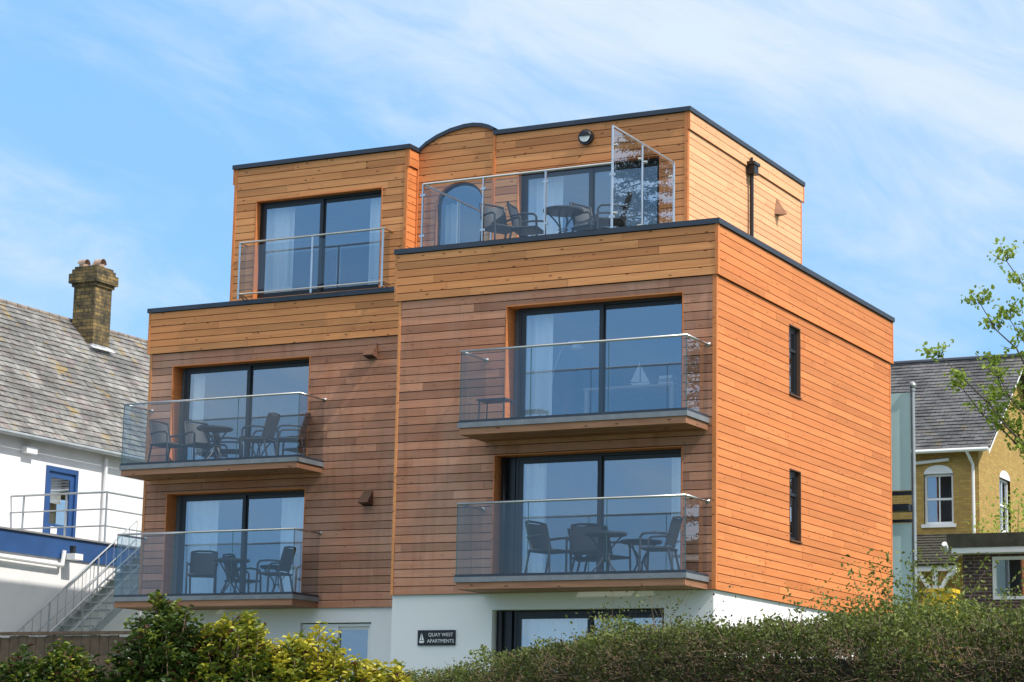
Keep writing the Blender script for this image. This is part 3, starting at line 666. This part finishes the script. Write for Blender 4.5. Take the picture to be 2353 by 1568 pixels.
mb=MB().mat('galv');mb.box((-18.85,y0+.03,z0-.05),(-17.95,13,z0-.005));mb.obj('landing',T)
for x in (-18.87,-17.93):
    mb=MB().mat('galv');a=(y0,z0);b=(y0+dy*n,z0+dz*n)
    mb.poly([(x,a[0],a[1]-.2),(x,a[0],a[1]+.05),(x,b[0],b[1]+.05),(x,b[0],b[1]-.2)]);mb.poly([(x-.03,a[0],a[1]+.05),(x+.03,a[0],a[1]+.05),(x+.03,b[0],b[1]+.05),(x-.03,b[0],b[1]+.05)])
    mb.obj('stringer',T)
    mb=MB().mat('galv')
    mb.tube((x,y0-.3,z0+.70),(x,b[0],b[1]+.9),.022,8);mb.tube((x,y0-.3,z0+.25),(x,b[0],b[1]+.45),.014,6)
    for i in range(1,n+1,1):
        yy=y0+dy*i;zz=z0+dz*i; mb.tube((x,yy,zz),(x,yy,zz+.9),.02 if i%6==0 else .008,6)
    mb.obj('handrail',T)
# ------------------------------------------------------------------ yellow brick house
V=empty('brick_house',(-9,34,GZ),'victorian yellow brick house with grey slate roof and arched window','house')
vx=-4.1;vy=30.;ve=6.6
hv=[(-5.75,-4.87,4.2,5.68)];hs=[(32.2,33.4,4.2,5.8)]
mb=MB().mat('brick_y');backing(mb,front(vy),-16,vx,GZ,ve,hv)
backing(mb,side(vx),vy,38,GZ,ve,hs);mb.poly([(vx,vy,ve),(vx,38,ve),(vx,34,ve+3.13)]);mb.box((-16,37.9,GZ),(vx-.01,38,ve))
mb.obj('wall',V)
mb=MB().mat('slate_r');sd=Vector((0,4.35,3.4));shingle(mb,(-16,vy-.35,ve-.25),(1,0,0),sd,12.35,sd.length,.28,.2)
mb.mat('backing').poly([(-16,vy-.35,ve-.27),(vx+.45,vy-.35,ve-.27),(vx+.45,34,ve+3.13),(-16,34,ve+3.13)]);mb.mat('slate_r').poly([(-16,34,ve+3.14),(vx+.45,34,ve+3.14),(vx+.45,38.35,ve-.25),(-16,38.35,ve-.25)],.4)
mb.mat('coping').tube((-16,34,ve+3.17),(vx+.4,34,ve+3.17),.09,8);mb.obj('roof',V)
mb=MB().mat('upvc');x=vx+.42
mb.poly([(x,vy-.37,ve-.45),(x,34,ve+2.95),(x,34,ve+3.13),(x,vy-.37,ve-.22)]);mb.poly([(x,38.37,ve-.45),(x,34,ve+2.95),(x,34,ve+3.13),(x,38.37,ve-.22)]);mb.obj('bargeboard',V)
mb=MB().mat('upvc');mb.tube((-16,vy-.4,ve-.3),(vx+.4,vy-.4,ve-.3),.06,8);mb.path([(-4.35,vy-.38,ve-.33),(-4.25,vy-.06,ve-.7),(-4.25,vy-.06,1.5)],.045,8);mb.obj('gutter',V)
mb=MB().mat('upvc');mb.tube((-7.1,vy-.1,5.92),(-4.95,vy-.1,6.08),.05,8);mb.obj('waste_pipe',V)
def vwin(fr,h,nm):
    a,b,c,d=h;mb=MB().mat('upvc');mid=(c+d)/2;fw=.07
    for q in ((a,a+fw,c,d),(b-fw,b,c,d),(a+fw,b-fw,c,c+fw),(a+fw,b-fw,d-fw,d),(a+fw,b-fw,mid-.03,mid+.03)): mb.box(fr(q[0],-.08,q[2]),fr(q[1],-.16,q[3]))
    mb.box(fr((a+b)/2-.018,-.1,c+fw),fr((a+b)/2+.018,-.14,d-fw));mb.box(fr(a-.08,.06,c-.1),fr(b+.08,-.08,c))
    n=12;cu=(a+b)/2;r=(b-a)/2
    pr=[(cu-r*math.cos(math.pi*i/n),d+.26*math.sin(math.pi*i/n)) for i in range(n+1)]
    mb.poly([fr(p[0],.01,p[1]) for p in pr])
    w=mb.obj(nm,V);g=MB().mat('pane');g.poly([fr(a+fw,-.12,c+fw),fr(b-fw,-.12,c+fw),fr(b-fw,-.12,d-fw),fr(a+fw,-.12,d-fw)]);g.obj('glass_pane',w)
    r_=MB().mat('room');r_.poly([fr(a-.3,-.8,c-.3),fr(b+.3,-.8,c-.3),fr(b+.3,-.8,d+.3),fr(a-.3,-.8,d+.3)]);r_.obj('room_interior',V)
vwin(front(vy),hv[0],'window');vwin(side(vx),hs[0],'window')
mb=MB().mat('moss');sd=Vector((0,1.8,1.05));shingle(mb,(-8.3,vy-1.85,2.85),(1,0,0),sd,4.0,sd.length,.25,.18);mb.mat('backing').poly([(-8.3,vy-1.85,2.84),(-4.3,vy-1.85,2.84),(-4.3,vy-.05,3.89),(-8.3,vy-.05,3.89)]);mb.obj('porch_roof',V)
mb=MB().mat('upvc');mb.box((-8.3,vy-1.78,2.68),(-4.3,vy-1.68,2.83));mb.box((-5.0,vy-1.75,0),(-4.88,vy-1.62,2.68));mb.box((-6.6,vy-1.75,0),(-6.48,vy-1.62,2.68))
for s,x in ((-1,-5.0),(1,-6.48),(1,-4.88)): 
    mb.path([(x,vy-1.7,1.75),(x+s*.1,vy-1.7,2.15),(x+s*.28,vy-1.7,2.45),(x+s*.55,vy-1.7,2.68)],.06,6);mb.path([(x,vy-1.7,2.1),(x+s*.4,vy-1.7,2.68)],.035,6)
mb.obj('porch_frame',V)
G=empty('brick_outbuilding',(3,17,GZ),'small dark brick building with mossy flat roof and white window','building')
mb=MB().mat('brick_d');backing(mb,front(14),.03,7,GZ,1.80,[(.69,5.5,.8,1.72)]);mb.box((.03,14.05,GZ),(.08,20,1.80));mb.obj('wall',G)
mb=MB().mat('moss');mb.box((-.2,13.6,1.9),(7.2,20.3,2.2));mb.obj('roof',G)
mb=MB().mat('upvc');mb.box((-.1,13.62,1.78),(7.2,20.2,1.899));mb.tube((-.22,13.7,1.86),(-.22,13.5,1.98),.06,8);mb.obj('roof_fascia',G)
mb=MB().mat('upvc')
for q in ((.69,.77,.8,1.72),(.77,5.4,1.65,1.72),(2.0,2.08,.87,1.65),(3.4,3.48,.87,1.65),(.77,5.4,.8,.87)): mb.box((q[0],13.98,q[2]),(q[1],14.06,q[3]))
w=mb.obj('window',G);mb=MB().mat('pane');mb.poly([(.77,14.02,.87),(5.4,14.02,.87),(5.4,14.02,1.65),(.77,14.02,1.65)]);mb.obj('glass_pane',w)
mb=MB().mat('room');mb.poly([(.3,15,-1),(6,15,-1),(6,15,1.75),(.3,15,1.75)]);mb.obj('room_interior',G)
X=empty('privacy_screen',(-.9,10.5,GZ),'pale green frosted glass screen panels on a grey steel post','screen')
for a,b in ((2.8,4.82),(.0,2.12)):
    mb=MB().mat('aqua');mb.box((-2,10.49,a),(.0,10.51,b));mb.obj('glass_panel',X)
mb=MB().mat('galv');mb.tube((.055,10.5,GZ),(.055,10.5,4.85),.045,14)
mb.tube((.055,10.5,4.85),(.055,10.5,4.9),.06,14,.06)
for i in range(6):
    a=math.pi*i/6-math.pi/2;b=math.pi*(i+1)/6-math.pi/2;mb.tube((.055,10.5,4.97+.08*math.sin(a)),(.055,10.5,4.97+.08*math.sin(b)),max(.002,.08*math.cos(a)),14,max(.002,.08*math.cos(b)),cap=False)
mb.obj('post',X)
mb=MB().mat('coping');mb.box((-2,10.46,2.70),(.005,10.54,2.78));mb.box((-2,10.46,2.14),(.005,10.54,2.2));mb.box((-2,10.3,2.36),(.005,10.6,2.5));mb.obj('cross_rail',X)
mb=MB().mat('yellowp');mb.box((-4.0,24.,-.4),(-3.2,24.6,1.75));mb.box((-4.05,23.95,1.75),(-3.15,24.65,1.85));o=mb.obj('storage_bin',loc=(-3.6,24.3,-.4));tag(o,'yellow storage bin standing behind the hedge','bin')
# ------------------------------------------------------------------ fence
e=empty('wooden_fence',(-7,-10.4,-3.2),'dark weathered close boarded wooden fence','fence')
mb=MB().mat('fence');x=-14
while x<-3.2:
    mb.box((x,-10.42,-3.6),(x+.14,-10.39,-1.30+random.uniform(-.015,.015)));x+=.148
mb.obj('boards',e);mb=MB().mat('fence');mb.box((-14,-10.45,-1.28),(-3.2,-10.36,-1.24));mb.obj('capping_rail',e)
# ------------------------------------------------------------------ ground
def gz(x,y):
    t=min(1,max(0,(-5-y)/16)); t=t*t*(3-2*t); return GZ-.02-1.65*t
gx=sorted(set(list(np.linspace(-900,-60,8))+list(np.linspace(-60,60,41))+list(np.linspace(60,900,8))));gy=sorted(set(list(np.linspace(-900,-60,8))+list(np.linspace(-60,60,61))+list(np.linspace(60,1500,10))))
vs=[(x,y,gz(x,y)) for y in gy for x in gx];nx=len(gx)
fs=[(j*nx+i,j*nx+i+1,(j+1)*nx+i+1,(j+1)*nx+i) for j in range(len(gy)-1) for i in range(nx-1)]
me=bpy.data.meshes.new('ground');me.from_pydata(vs,[],fs);me.materials.append(M['ground']);g=bpy.data.objects.new('ground',me);COL.objects.link(g);g['kind']='structure'
# ------------------------------------------------------------------ foliage
def leafmesh(name,P,N_,size,asp,tint,mat,parent=None,extra=None,loc=None):
    n=len(P)
    A=rng.normal(size=(n,3));A-=(A*N_).sum(1)[:,None]*N_;A/=np.linalg.norm(A,axis=1)[:,None]
    Bv=np.cross(N_,A);s=size[:,None]
    v=np.empty((n,6,3));w=s*asp
    fold=N_*s*.12
    v[:,0]=P-A*s*.5;v[:,1]=P-A*s*.1+Bv*w*.5+fold;v[:,2]=P+A*s*.25+Bv*w*.38+fold;v[:,3]=P+A*s*.55-fold;v[:,4]=P+A*s*.25-Bv*w*.38+fold;v[:,5]=P-A*s*.1-Bv*w*.5+fold
    V_=v.reshape(-1,3)
    me=bpy.data.meshes.new(name)
    ev=np.array(extra.v if extra else []).reshape(-1,3); ef=extra.f if extra else []
    allv=np.concatenate([V_,ev]) if len(ev) else V_
    base=np.arange(n)[:,None]*6
    q1=base+np.array([[0,1,2,3]]);q2=base+np.array([[0,3,4,5]])
    Q_=np.concatenate([q1,q2],1).reshape(-1)
    loops=list(Q_);starts=list(range(0,len(Q_),4));k=len(Q_);nv=n*6
    for f in ef:
        starts.append(k);k+=len(f);loops.extend([i+nv for i in f])
    me.vertices.add(len(allv));me.vertices.foreach_set('co',allv.astype(np.float32).ravel())
    me.loops.add(len(loops));me.loops.foreach_set('vertex_index',np.array(loops,dtype=np.int32))
    me.polygons.add(len(starts));me.polygons.foreach_set('loop_start',np.array(starts,dtype=np.int32))
    tt=np.repeat(tint,2);mi=np.zeros(len(starts),dtype=np.int32)
    me.materials.append(M[mat])
    if extra:
        for km in extra.mats: me.materials.append(M[km])
        mi[2*n:]=np.array(extra.m)+1;tt=np.concatenate([tt,np.array(extra.t)])
    me.update(calc_edges=True);me.validate()
    me.polygons.foreach_set('material_index',mi)
    a=me.attributes.new('tint','FLOAT','FACE');a.data.foreach_set('value',tt.astype(np.float32))
    o=bpy.data.objects.new(name,me);COL.objects.link(o)
    if loc is not None: me.transform(Matrix.Translation(-Vector(loc)));o.location=loc
    if parent: setparent(o,parent)
    return o
def rn(n,up=.4,bias=None):
    N_=rng.normal(size=(n,3));N_[:,2]+=up
    if bias is not None:N_+=np.array(bias)
    return N_/np.linalg.norm(N_,axis=1)[:,None]
A0=np.array([-3.5,-7.84]);hd=np.array([.739,-.673]);hn=np.array([-.673,-.739])
HL=24.
def htop(s):
    return np.interp(s,[0,3,5.9,8,10.7,12.5,14.7,17.1,18.9,24],[-2.2,-2.15,-2.12,-2.05,-1.93,-1.80,-1.76,-1.85,-1.94,-1.95])
def lump(x,y,z,sc): return mnoise.noise(Vector((x*sc,y*sc,z*sc)))
n=200000
s=rng.uniform(0,HL,n);top=htop(s);sel=rng.uniform(size=n)
face=sel<.6
wd=.65
zz=np.where(face,top-rng.uniform(0,1,n)*1.5,top);cc=np.where(face,wd,rng.uniform(-wd,wd,n))
lum=np.array([lump(a,b,c,1.3)*.14+lump(a,b,c,3.7)*.12 for a,b,c in zip(s,cc,zz)])
dep=rng.exponential(.055,n)-.03+ -lum
cc=np.where(face,cc-dep,cc);zz=np.where(face,zz,zz-dep*1.0+rng.normal(0,.02,n))
P=np.stack([A0[0]+hd[0]*s+hn[0]*cc,A0[1]+hd[1]*s+hn[1]*cc,zz],1)
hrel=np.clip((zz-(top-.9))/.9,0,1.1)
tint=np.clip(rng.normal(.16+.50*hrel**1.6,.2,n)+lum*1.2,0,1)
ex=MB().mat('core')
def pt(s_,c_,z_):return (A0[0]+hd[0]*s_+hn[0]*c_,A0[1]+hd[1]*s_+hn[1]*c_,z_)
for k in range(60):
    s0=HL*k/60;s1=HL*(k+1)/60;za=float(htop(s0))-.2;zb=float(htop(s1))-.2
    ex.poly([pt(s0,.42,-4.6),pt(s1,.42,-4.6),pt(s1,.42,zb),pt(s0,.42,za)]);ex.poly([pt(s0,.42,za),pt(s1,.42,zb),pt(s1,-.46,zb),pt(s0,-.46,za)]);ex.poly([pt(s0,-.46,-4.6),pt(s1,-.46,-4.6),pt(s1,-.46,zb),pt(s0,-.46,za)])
ex.mat('twig')
for k in range(12000):
    s_=random.uniform(0,HL);t=float(htop(s_));fr_=random.random()<.85
    if fr_: c=wd-.16;z=t-random.uniform(.12,1.5);d=Vector((hn[0]*.5+random.uniform(-.6,.6),hn[1]*.5+random.uniform(-.6,.6),random.uniform(-.2,.9)))
    else: c=random.uniform(-wd,wd);z=t-.17;d=Vector((random.uniform(-.5,.5),random.uniform(-.5,.5),1))
    d.normalize();p=Vector(pt(s_,c,z));l=random.uniform(.14,.30);ex.tube(p,p+d*l,.004,3,.0018,cap=False)
sz=rng.uniform(.018,.036,n)
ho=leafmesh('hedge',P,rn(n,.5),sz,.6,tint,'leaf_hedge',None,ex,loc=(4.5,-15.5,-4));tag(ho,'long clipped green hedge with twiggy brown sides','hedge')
def sprout(loc,h,spread,nb,nl,leaf,mat,tm,label,name='shrub',cat='shrub',leafsz=(.02,.04),wood='twig',r=.008,lf=.35):
    e=empty(name,loc,label,cat);mb=MB().mat(wood);PP=[]
    for k in range(nb):
        an=random.uniform(0,6.28);x=Vector(loc)+Vector((random.uniform(-.3,.3)*spread,random.uniform(-.3,.3)*spread,0))
        d=Vector((math.cos(an)*spread*random.uniform(.1,.6),math.sin(an)*spread*random.uniform(.1,.6),h*random.uniform(.6,1.)));st=8
        prev=x; mb.tube(loc,x,r,5,r,cap=False)
        for i in range(st):
            f=(i+1)/st;q=x+Vector((d.x*f**1.5,d.y*f**1.5,d.z*f))+Vector((random.gauss(0,.012),random.gauss(0,.012),0))
            mb.tube(prev,q,r*(1.1-f*.9),5,r*(1.1-(f+.12)*.9),cap=False)
            if f>lf:
                for _ in range(nl): PP.append(q+Vector((random.gauss(0,leaf),random.gauss(0,leaf),random.gauss(0,leaf))))
            prev=q
    mb.obj('branches',e);P=np.array([tuple(p) for p in PP]);n=len(P)
    leafmesh('foliage',P,rn(n,.5),rng.uniform(*leafsz,n),.55,np.clip(rng.normal(tm,.15,n),0,1),mat,e)
def hp(s_,c_,z): return pt(s_,c_,z)
sprout(hp(12.2,-.2,-2.5),1.15,1.1,18,9,.05,'leaf_hedge',.8,'loose leafy green shrub growing through the hedge')
sprout(hp(12.9,-.3,-2.5),1.25,1.5,16,4,.06,'leaf_hedge',.35,'bare reddish twiggy shrub growing through the hedge')
sprout(hp(17.3,-.2,-2.5),1.12,1.0,34,16,.05,'leaf_hedge',.92,'bright green leafy shrub growing out of the hedge')
sprout(hp(16.7,-.2,-2.5),.95,1.0,24,12,.05,'leaf_hedge',.8,'small leafy green shrub growing out of the hedge')
sprout((-2.3,27.2,GZ),7.4,2.4,34,34,.28,'leaf_tree',.75,'tall light green shrub in fresh leaf beside the brick house',leafsz=(.07,.14),wood='bark',r=.03,lf=.4)
def shrub(c,rad,n,label,ym,loc,lo=.14):
    e=empty('shrub',loc,label,'shrub');mb=MB().mat('twig')
    P=[];T_=[];Ns=[]
    for k in range(n):
        while True:
            v=Vector((random.uniform(-1,1),random.uniform(-1,1),random.uniform(-.1,1)))
            if .66<v.length<1.:break
        wob=1+lump(v.x+c[0],v.y+c[1],v.z,2.6)*.18
        x=c[0]+v.x*rad[0]*wob;y=c[1]+v.y*rad[1]*wob;z=c[2]+v.z*rad[2]*wob
        o=Vector((x,y,z));d=Vector((v.x*.5,v.y*.5,1)).normalized()
        if random.random()<.3: mb.tube(o-d*.25+Vector((random.gauss(0,.03),random.gauss(0,.03),0)),o,.005,4,.003,cap=False)
        tb=random.gauss(ym(x,y,z),.13)
        for j in range(9):
            a=j*2.4;pit=random.uniform(.1,1.1);dd=Vector((math.cos(a)*math.cos(pit),math.sin(a)*math.cos(pit),math.sin(pit)))
            P.append(o+dd*.035-d*j*.008);Ns.append((Vector((-dd.x*.6,-dd.y*.6,1))+Vector((random.gauss(0,.35),random.gauss(0,.35),0))).normalized());T_.append(min(1,max(lo,tb+random.gauss(0,.09))) if random.random()>.04 else 0)
    mb.obj('branches',e)
    P=np.array([tuple(p) for p in P]);Ns=np.array([tuple(p) for p in Ns])
    leafmesh('foliage',P,Ns,rng.uniform(.035,.062,len(P)),.48,np.array(T_),'leaf_bush',e)
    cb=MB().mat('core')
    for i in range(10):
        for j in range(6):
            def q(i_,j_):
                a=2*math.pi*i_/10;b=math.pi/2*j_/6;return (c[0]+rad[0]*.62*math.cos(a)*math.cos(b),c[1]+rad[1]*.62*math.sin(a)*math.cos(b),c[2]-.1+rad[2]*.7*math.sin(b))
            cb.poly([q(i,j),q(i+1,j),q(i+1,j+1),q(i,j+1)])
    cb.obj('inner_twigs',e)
cam_loc=Vector((13.943,-33.812,-2.725))
shrub((5.70,-22.55,-2.85),(.38,.42,1.05),1250,'large glossy leaved evergreen shrub with dark green leaves',lambda x,y,z:.44+.25*max(0,z+2.15),(5.70,-22.55,-4.3))
shrub((6.08,-22.35,-2.85),(.44,.42,.97),1300,'glossy leaved shrub with fresh yellow green tips',lambda x,y,z:.66+.55*max(0,z+2.25),(6.08,-22.35,-4.3))
shrub((6.46,-22.15,-2.9),(.46,.42,.90),1300,'rounded shrub covered in yellow green new leaves',lambda x,y,z:.78+.7*max(0,z+2.35),(6.46,-22.15,-4.3))
shrub((6.84,-21.95,-2.95),(.42,.40,.80),1100,'low rounded shrub with yellow new leaves beside the hedge',lambda x,y,z:.78+.7*max(0,z+2.45),(6.84,-21.95,-4.3))
shrub((5.20,-22.85,-2.95),(.34,.38,.83),850,'low dark glossy leaved shrub beside the fence',lambda x,y,z:.50+.3*max(0,z+2.3),(5.20,-22.85,-4.3))
shrub((4.88,-22.95,-2.95),(.30,.36,.78),700,'low dark glossy leaved shrub beside the fence',lambda x,y,z:.50+.3*max(0,z+2.3),(4.88,-22.95,-4.3))
# ------------------------------------------------------------------ trees
random.seed(21)
e=empty('tree',(2.7,20.2,GZ),'tree with slender spreading branches and fresh green spring leaves','tree')
mb=MB().mat('bark');PP=[]
def wig(p,q,r0,r1,st,amp,sag=0.):
    pts=[p];d=q-p
    for i in range(1,st+1):
        f=i/st;pts.append(p+d*f+Vector((random.gauss(0,amp),random.gauss(0,amp),random.gauss(0,amp)+sag*math.sin(f*math.pi))))
    for i in range(st): mb.tube(pts[i],pts[i+1],r0+(r1-r0)*i/st,7,r0+(r1-r0)*(i+1)/st,cap=False)
    return pts
tr=wig(Vector((2.7,20.2,GZ)),Vector((2.4,20.3,10.5)),.20,.05,10,.06)
def clump(c,n_,sp): 
    for _ in range(n_): PP.append((c.x+random.gauss(0,sp),c.y+random.gauss(0,sp),c.z+random.gauss(0,sp*.75)))
limbs=[(5,(-.25,19.3,9.5)),(5,(.35,20.3,8.9)),(4,(-1.0,19.2,8.35)),(4,(-.4,19.9,8.0)),(4,(-.2,20.6,7.7)),(3,(-1.9,19.0,7.1)),(3,(-.9,20.0,7.0)),(3,(-1.45,19.4,6.35)),(3,(-.6,19.5,6.6)),(3,(-.75,19.8,5.75)),(2,(.1,20.6,5.9)),
 (5,(4.6,21,10.2)),(4,(5.2,19.2,8.6)),(6,(2.6,18.2,10.6)),(6,(1.3,19.6,11.4)),(5,(3.2,22.4,9.5)),(7,(2.2,20.5,12.2)),(4,(4.8,20.8,7.2))]
for k,tip in limbs:
    tip=Vector(tip);pts=wig(tr[k],tip,.055,.010,9,.055,.22)
    for i in range(3,10):
        for _ in range(3 if i<9 else 5):
            an=random.uniform(0,6.28);l=random.uniform(.25,.70)*(1.15-.05*i);dd=(tip-tr[k]).normalized()*.5+Vector((math.cos(an),math.sin(an),random.uniform(-.5,.8)))*.6
            q=pts[i]+dd.normalized()*l;w2=wig(pts[i],q,.009,.004,4,.02)
            for j in (2,3,4):
                if random.random()<.75: clump(w2[j],random.randint(4,11),.10)
mb.obj('trunk',e)
P=np.array(PP);n=len(P);leafmesh('crown',P,rn(n,.5),rng.uniform(.07,.14,n),.78,np.clip(rng.normal(.55,.25,n),0,1),'leaf_tree',e)
# tall conifer standing beyond the plot (mirrored in the terrace screen)
random.seed(4)
cl_=Vector((15.5,40.0,GZ));e=empty('conifer_tree',cl_,'tall dark conifer standing beyond the plot beside the house','tree')
mb=MB().mat('bark');wig(cl_,Vector((15.5,40,21.2)),.3,.03,12,.03);PP=[]
for k in range(360):
    f=random.random()**.7;z=1+f*20.2;rad=(1-f)**.6*4.6+.5;an=random.uniform(0,6.28);ln=rad*random.uniform(.55,1.05)
    a=Vector((15.5,40,z));b=a+Vector((math.cos(an)*ln,math.sin(an)*ln,-.12*ln+random.uniform(-.1,.35)));mb.tube(a,b,.035,5,.01,cap=False)
    m_=int(8+ln*6)
    for j in range(m_):
        g_=(j+1)/m_
        if g_<.25 or random.random()<.15: continue
        c=a.lerp(b,g_);s2=.10+.10*(1-g_)
        for _ in range(8): PP.append((c.x+random.gauss(0,s2),c.y+random.gauss(0,s2),c.z+random.gauss(0,s2*.5)))
mb.obj('trunk',e)
P=np.array(PP);n=len(P);leafmesh('crown',P,rn(n,.6),rng.uniform(.09,.19,n),.3,np.clip(rng.normal(.5,.25,n),0,1),'leaf_dark',e)
# ------------------------------------------------------------------ world, sun, camera
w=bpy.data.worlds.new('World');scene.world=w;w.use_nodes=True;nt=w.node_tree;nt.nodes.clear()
SD=Vector((.99,-.12,0)).normalized();EL=math.radians(48)
sky=nd(nt,'ShaderNodeTexSky',sky_type='NISHITA');sky.sun_disc=False;sky.sun_elevation=EL;sky.sun_rotation=math.atan2(SD.x,SD.y)
sky.air_density=1.;sky.dust_density=.6;sky.ozone_density=2.
tc=nd(nt,'ShaderNodeTexCoord').outputs['Generated']
def dot(v):
    n=nd(nt,'ShaderNodeVectorMath',operation='DOT_PRODUCT');nt.links.new(tc,n.inputs[0]);n.inputs[1].default_value=v;return n.outputs['Value']
a=dot((.784,.4905,-.380));b=dot((.420,.031,.9066));c=dot((-.4567,.8708,.182));zz_=dot((0,0,1))
v=comb(nt,math_(nt,'MULTIPLY',a,4.),math_(nt,'MULTIPLY',b,11.),math_(nt,'MULTIPLY',c,3.))
n1=noise(nt,v,1.,6.,.52,.5);n2=noise(nt,comb(nt,math_(nt,'MULTIPLY',a,9.),math_(nt,'MULTIPLY',b,25.),c),1.,9.,.60,1.3)
bias=maprange(nt,b,.06,.17,-.02,.12,True);hi=maprange(nt,zz_,.40,.65,0.,.35,True)  # hi: extra overhead cloud, out of view, added to light the shaded front
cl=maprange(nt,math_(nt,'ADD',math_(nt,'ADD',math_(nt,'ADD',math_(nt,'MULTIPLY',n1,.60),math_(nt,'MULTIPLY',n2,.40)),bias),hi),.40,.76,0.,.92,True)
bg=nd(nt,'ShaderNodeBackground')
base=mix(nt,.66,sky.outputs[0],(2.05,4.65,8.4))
cc_=mix(nt,maprange(nt,zz_,.4,.7,0.,1.),(5.2,5.95,6.6),(9.6,9.6,9.6))  # unseen overhead cloud made brighter than the visible cloud, as added fill light
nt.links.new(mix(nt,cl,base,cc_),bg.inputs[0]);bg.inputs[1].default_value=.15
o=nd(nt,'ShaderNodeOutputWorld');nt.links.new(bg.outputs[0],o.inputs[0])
sl=bpy.data.lights.new('sun','SUN');sl.energy=4.6;sl.angle=math.radians(.5);sl.color=(1,.94,.86);so=bpy.data.objects.new('sun',sl);COL.objects.link(so)
sv=Vector((SD.x*math.cos(EL),SD.y*math.cos(EL),math.sin(EL)));so.rotation_euler=sv.to_track_quat('Z','Y').to_euler();so.location=(30,-20,30)
cd=bpy.data.cameras.new('camera');cd.sensor_width=36;cd.lens=36*5159/2353;cd.clip_end=3000;cd.clip_start=.1
co=bpy.data.objects.new('camera',cd);COL.objects.link(co)
yw,pi_,ro_=.483,.183,.020
Fv=Vector((-math.sin(yw)*math.cos(pi_),math.cos(yw)*math.cos(pi_),math.sin(pi_)));Rv=Vector((math.cos(yw),math.sin(yw),0));Uv=Rv.cross(Fv)
R2=Rv*math.cos(ro_)+Uv*math.sin(ro_);U2=-Rv*math.sin(ro_)+Uv*math.cos(ro_)
m=Matrix((R2,U2,-Fv)).transposed().to_4x4();m.translation=cam_loc;co.matrix_world=m
scene.camera=co
scene.view_settings.view_transform='Standard'
scene.view_settings.look='None'
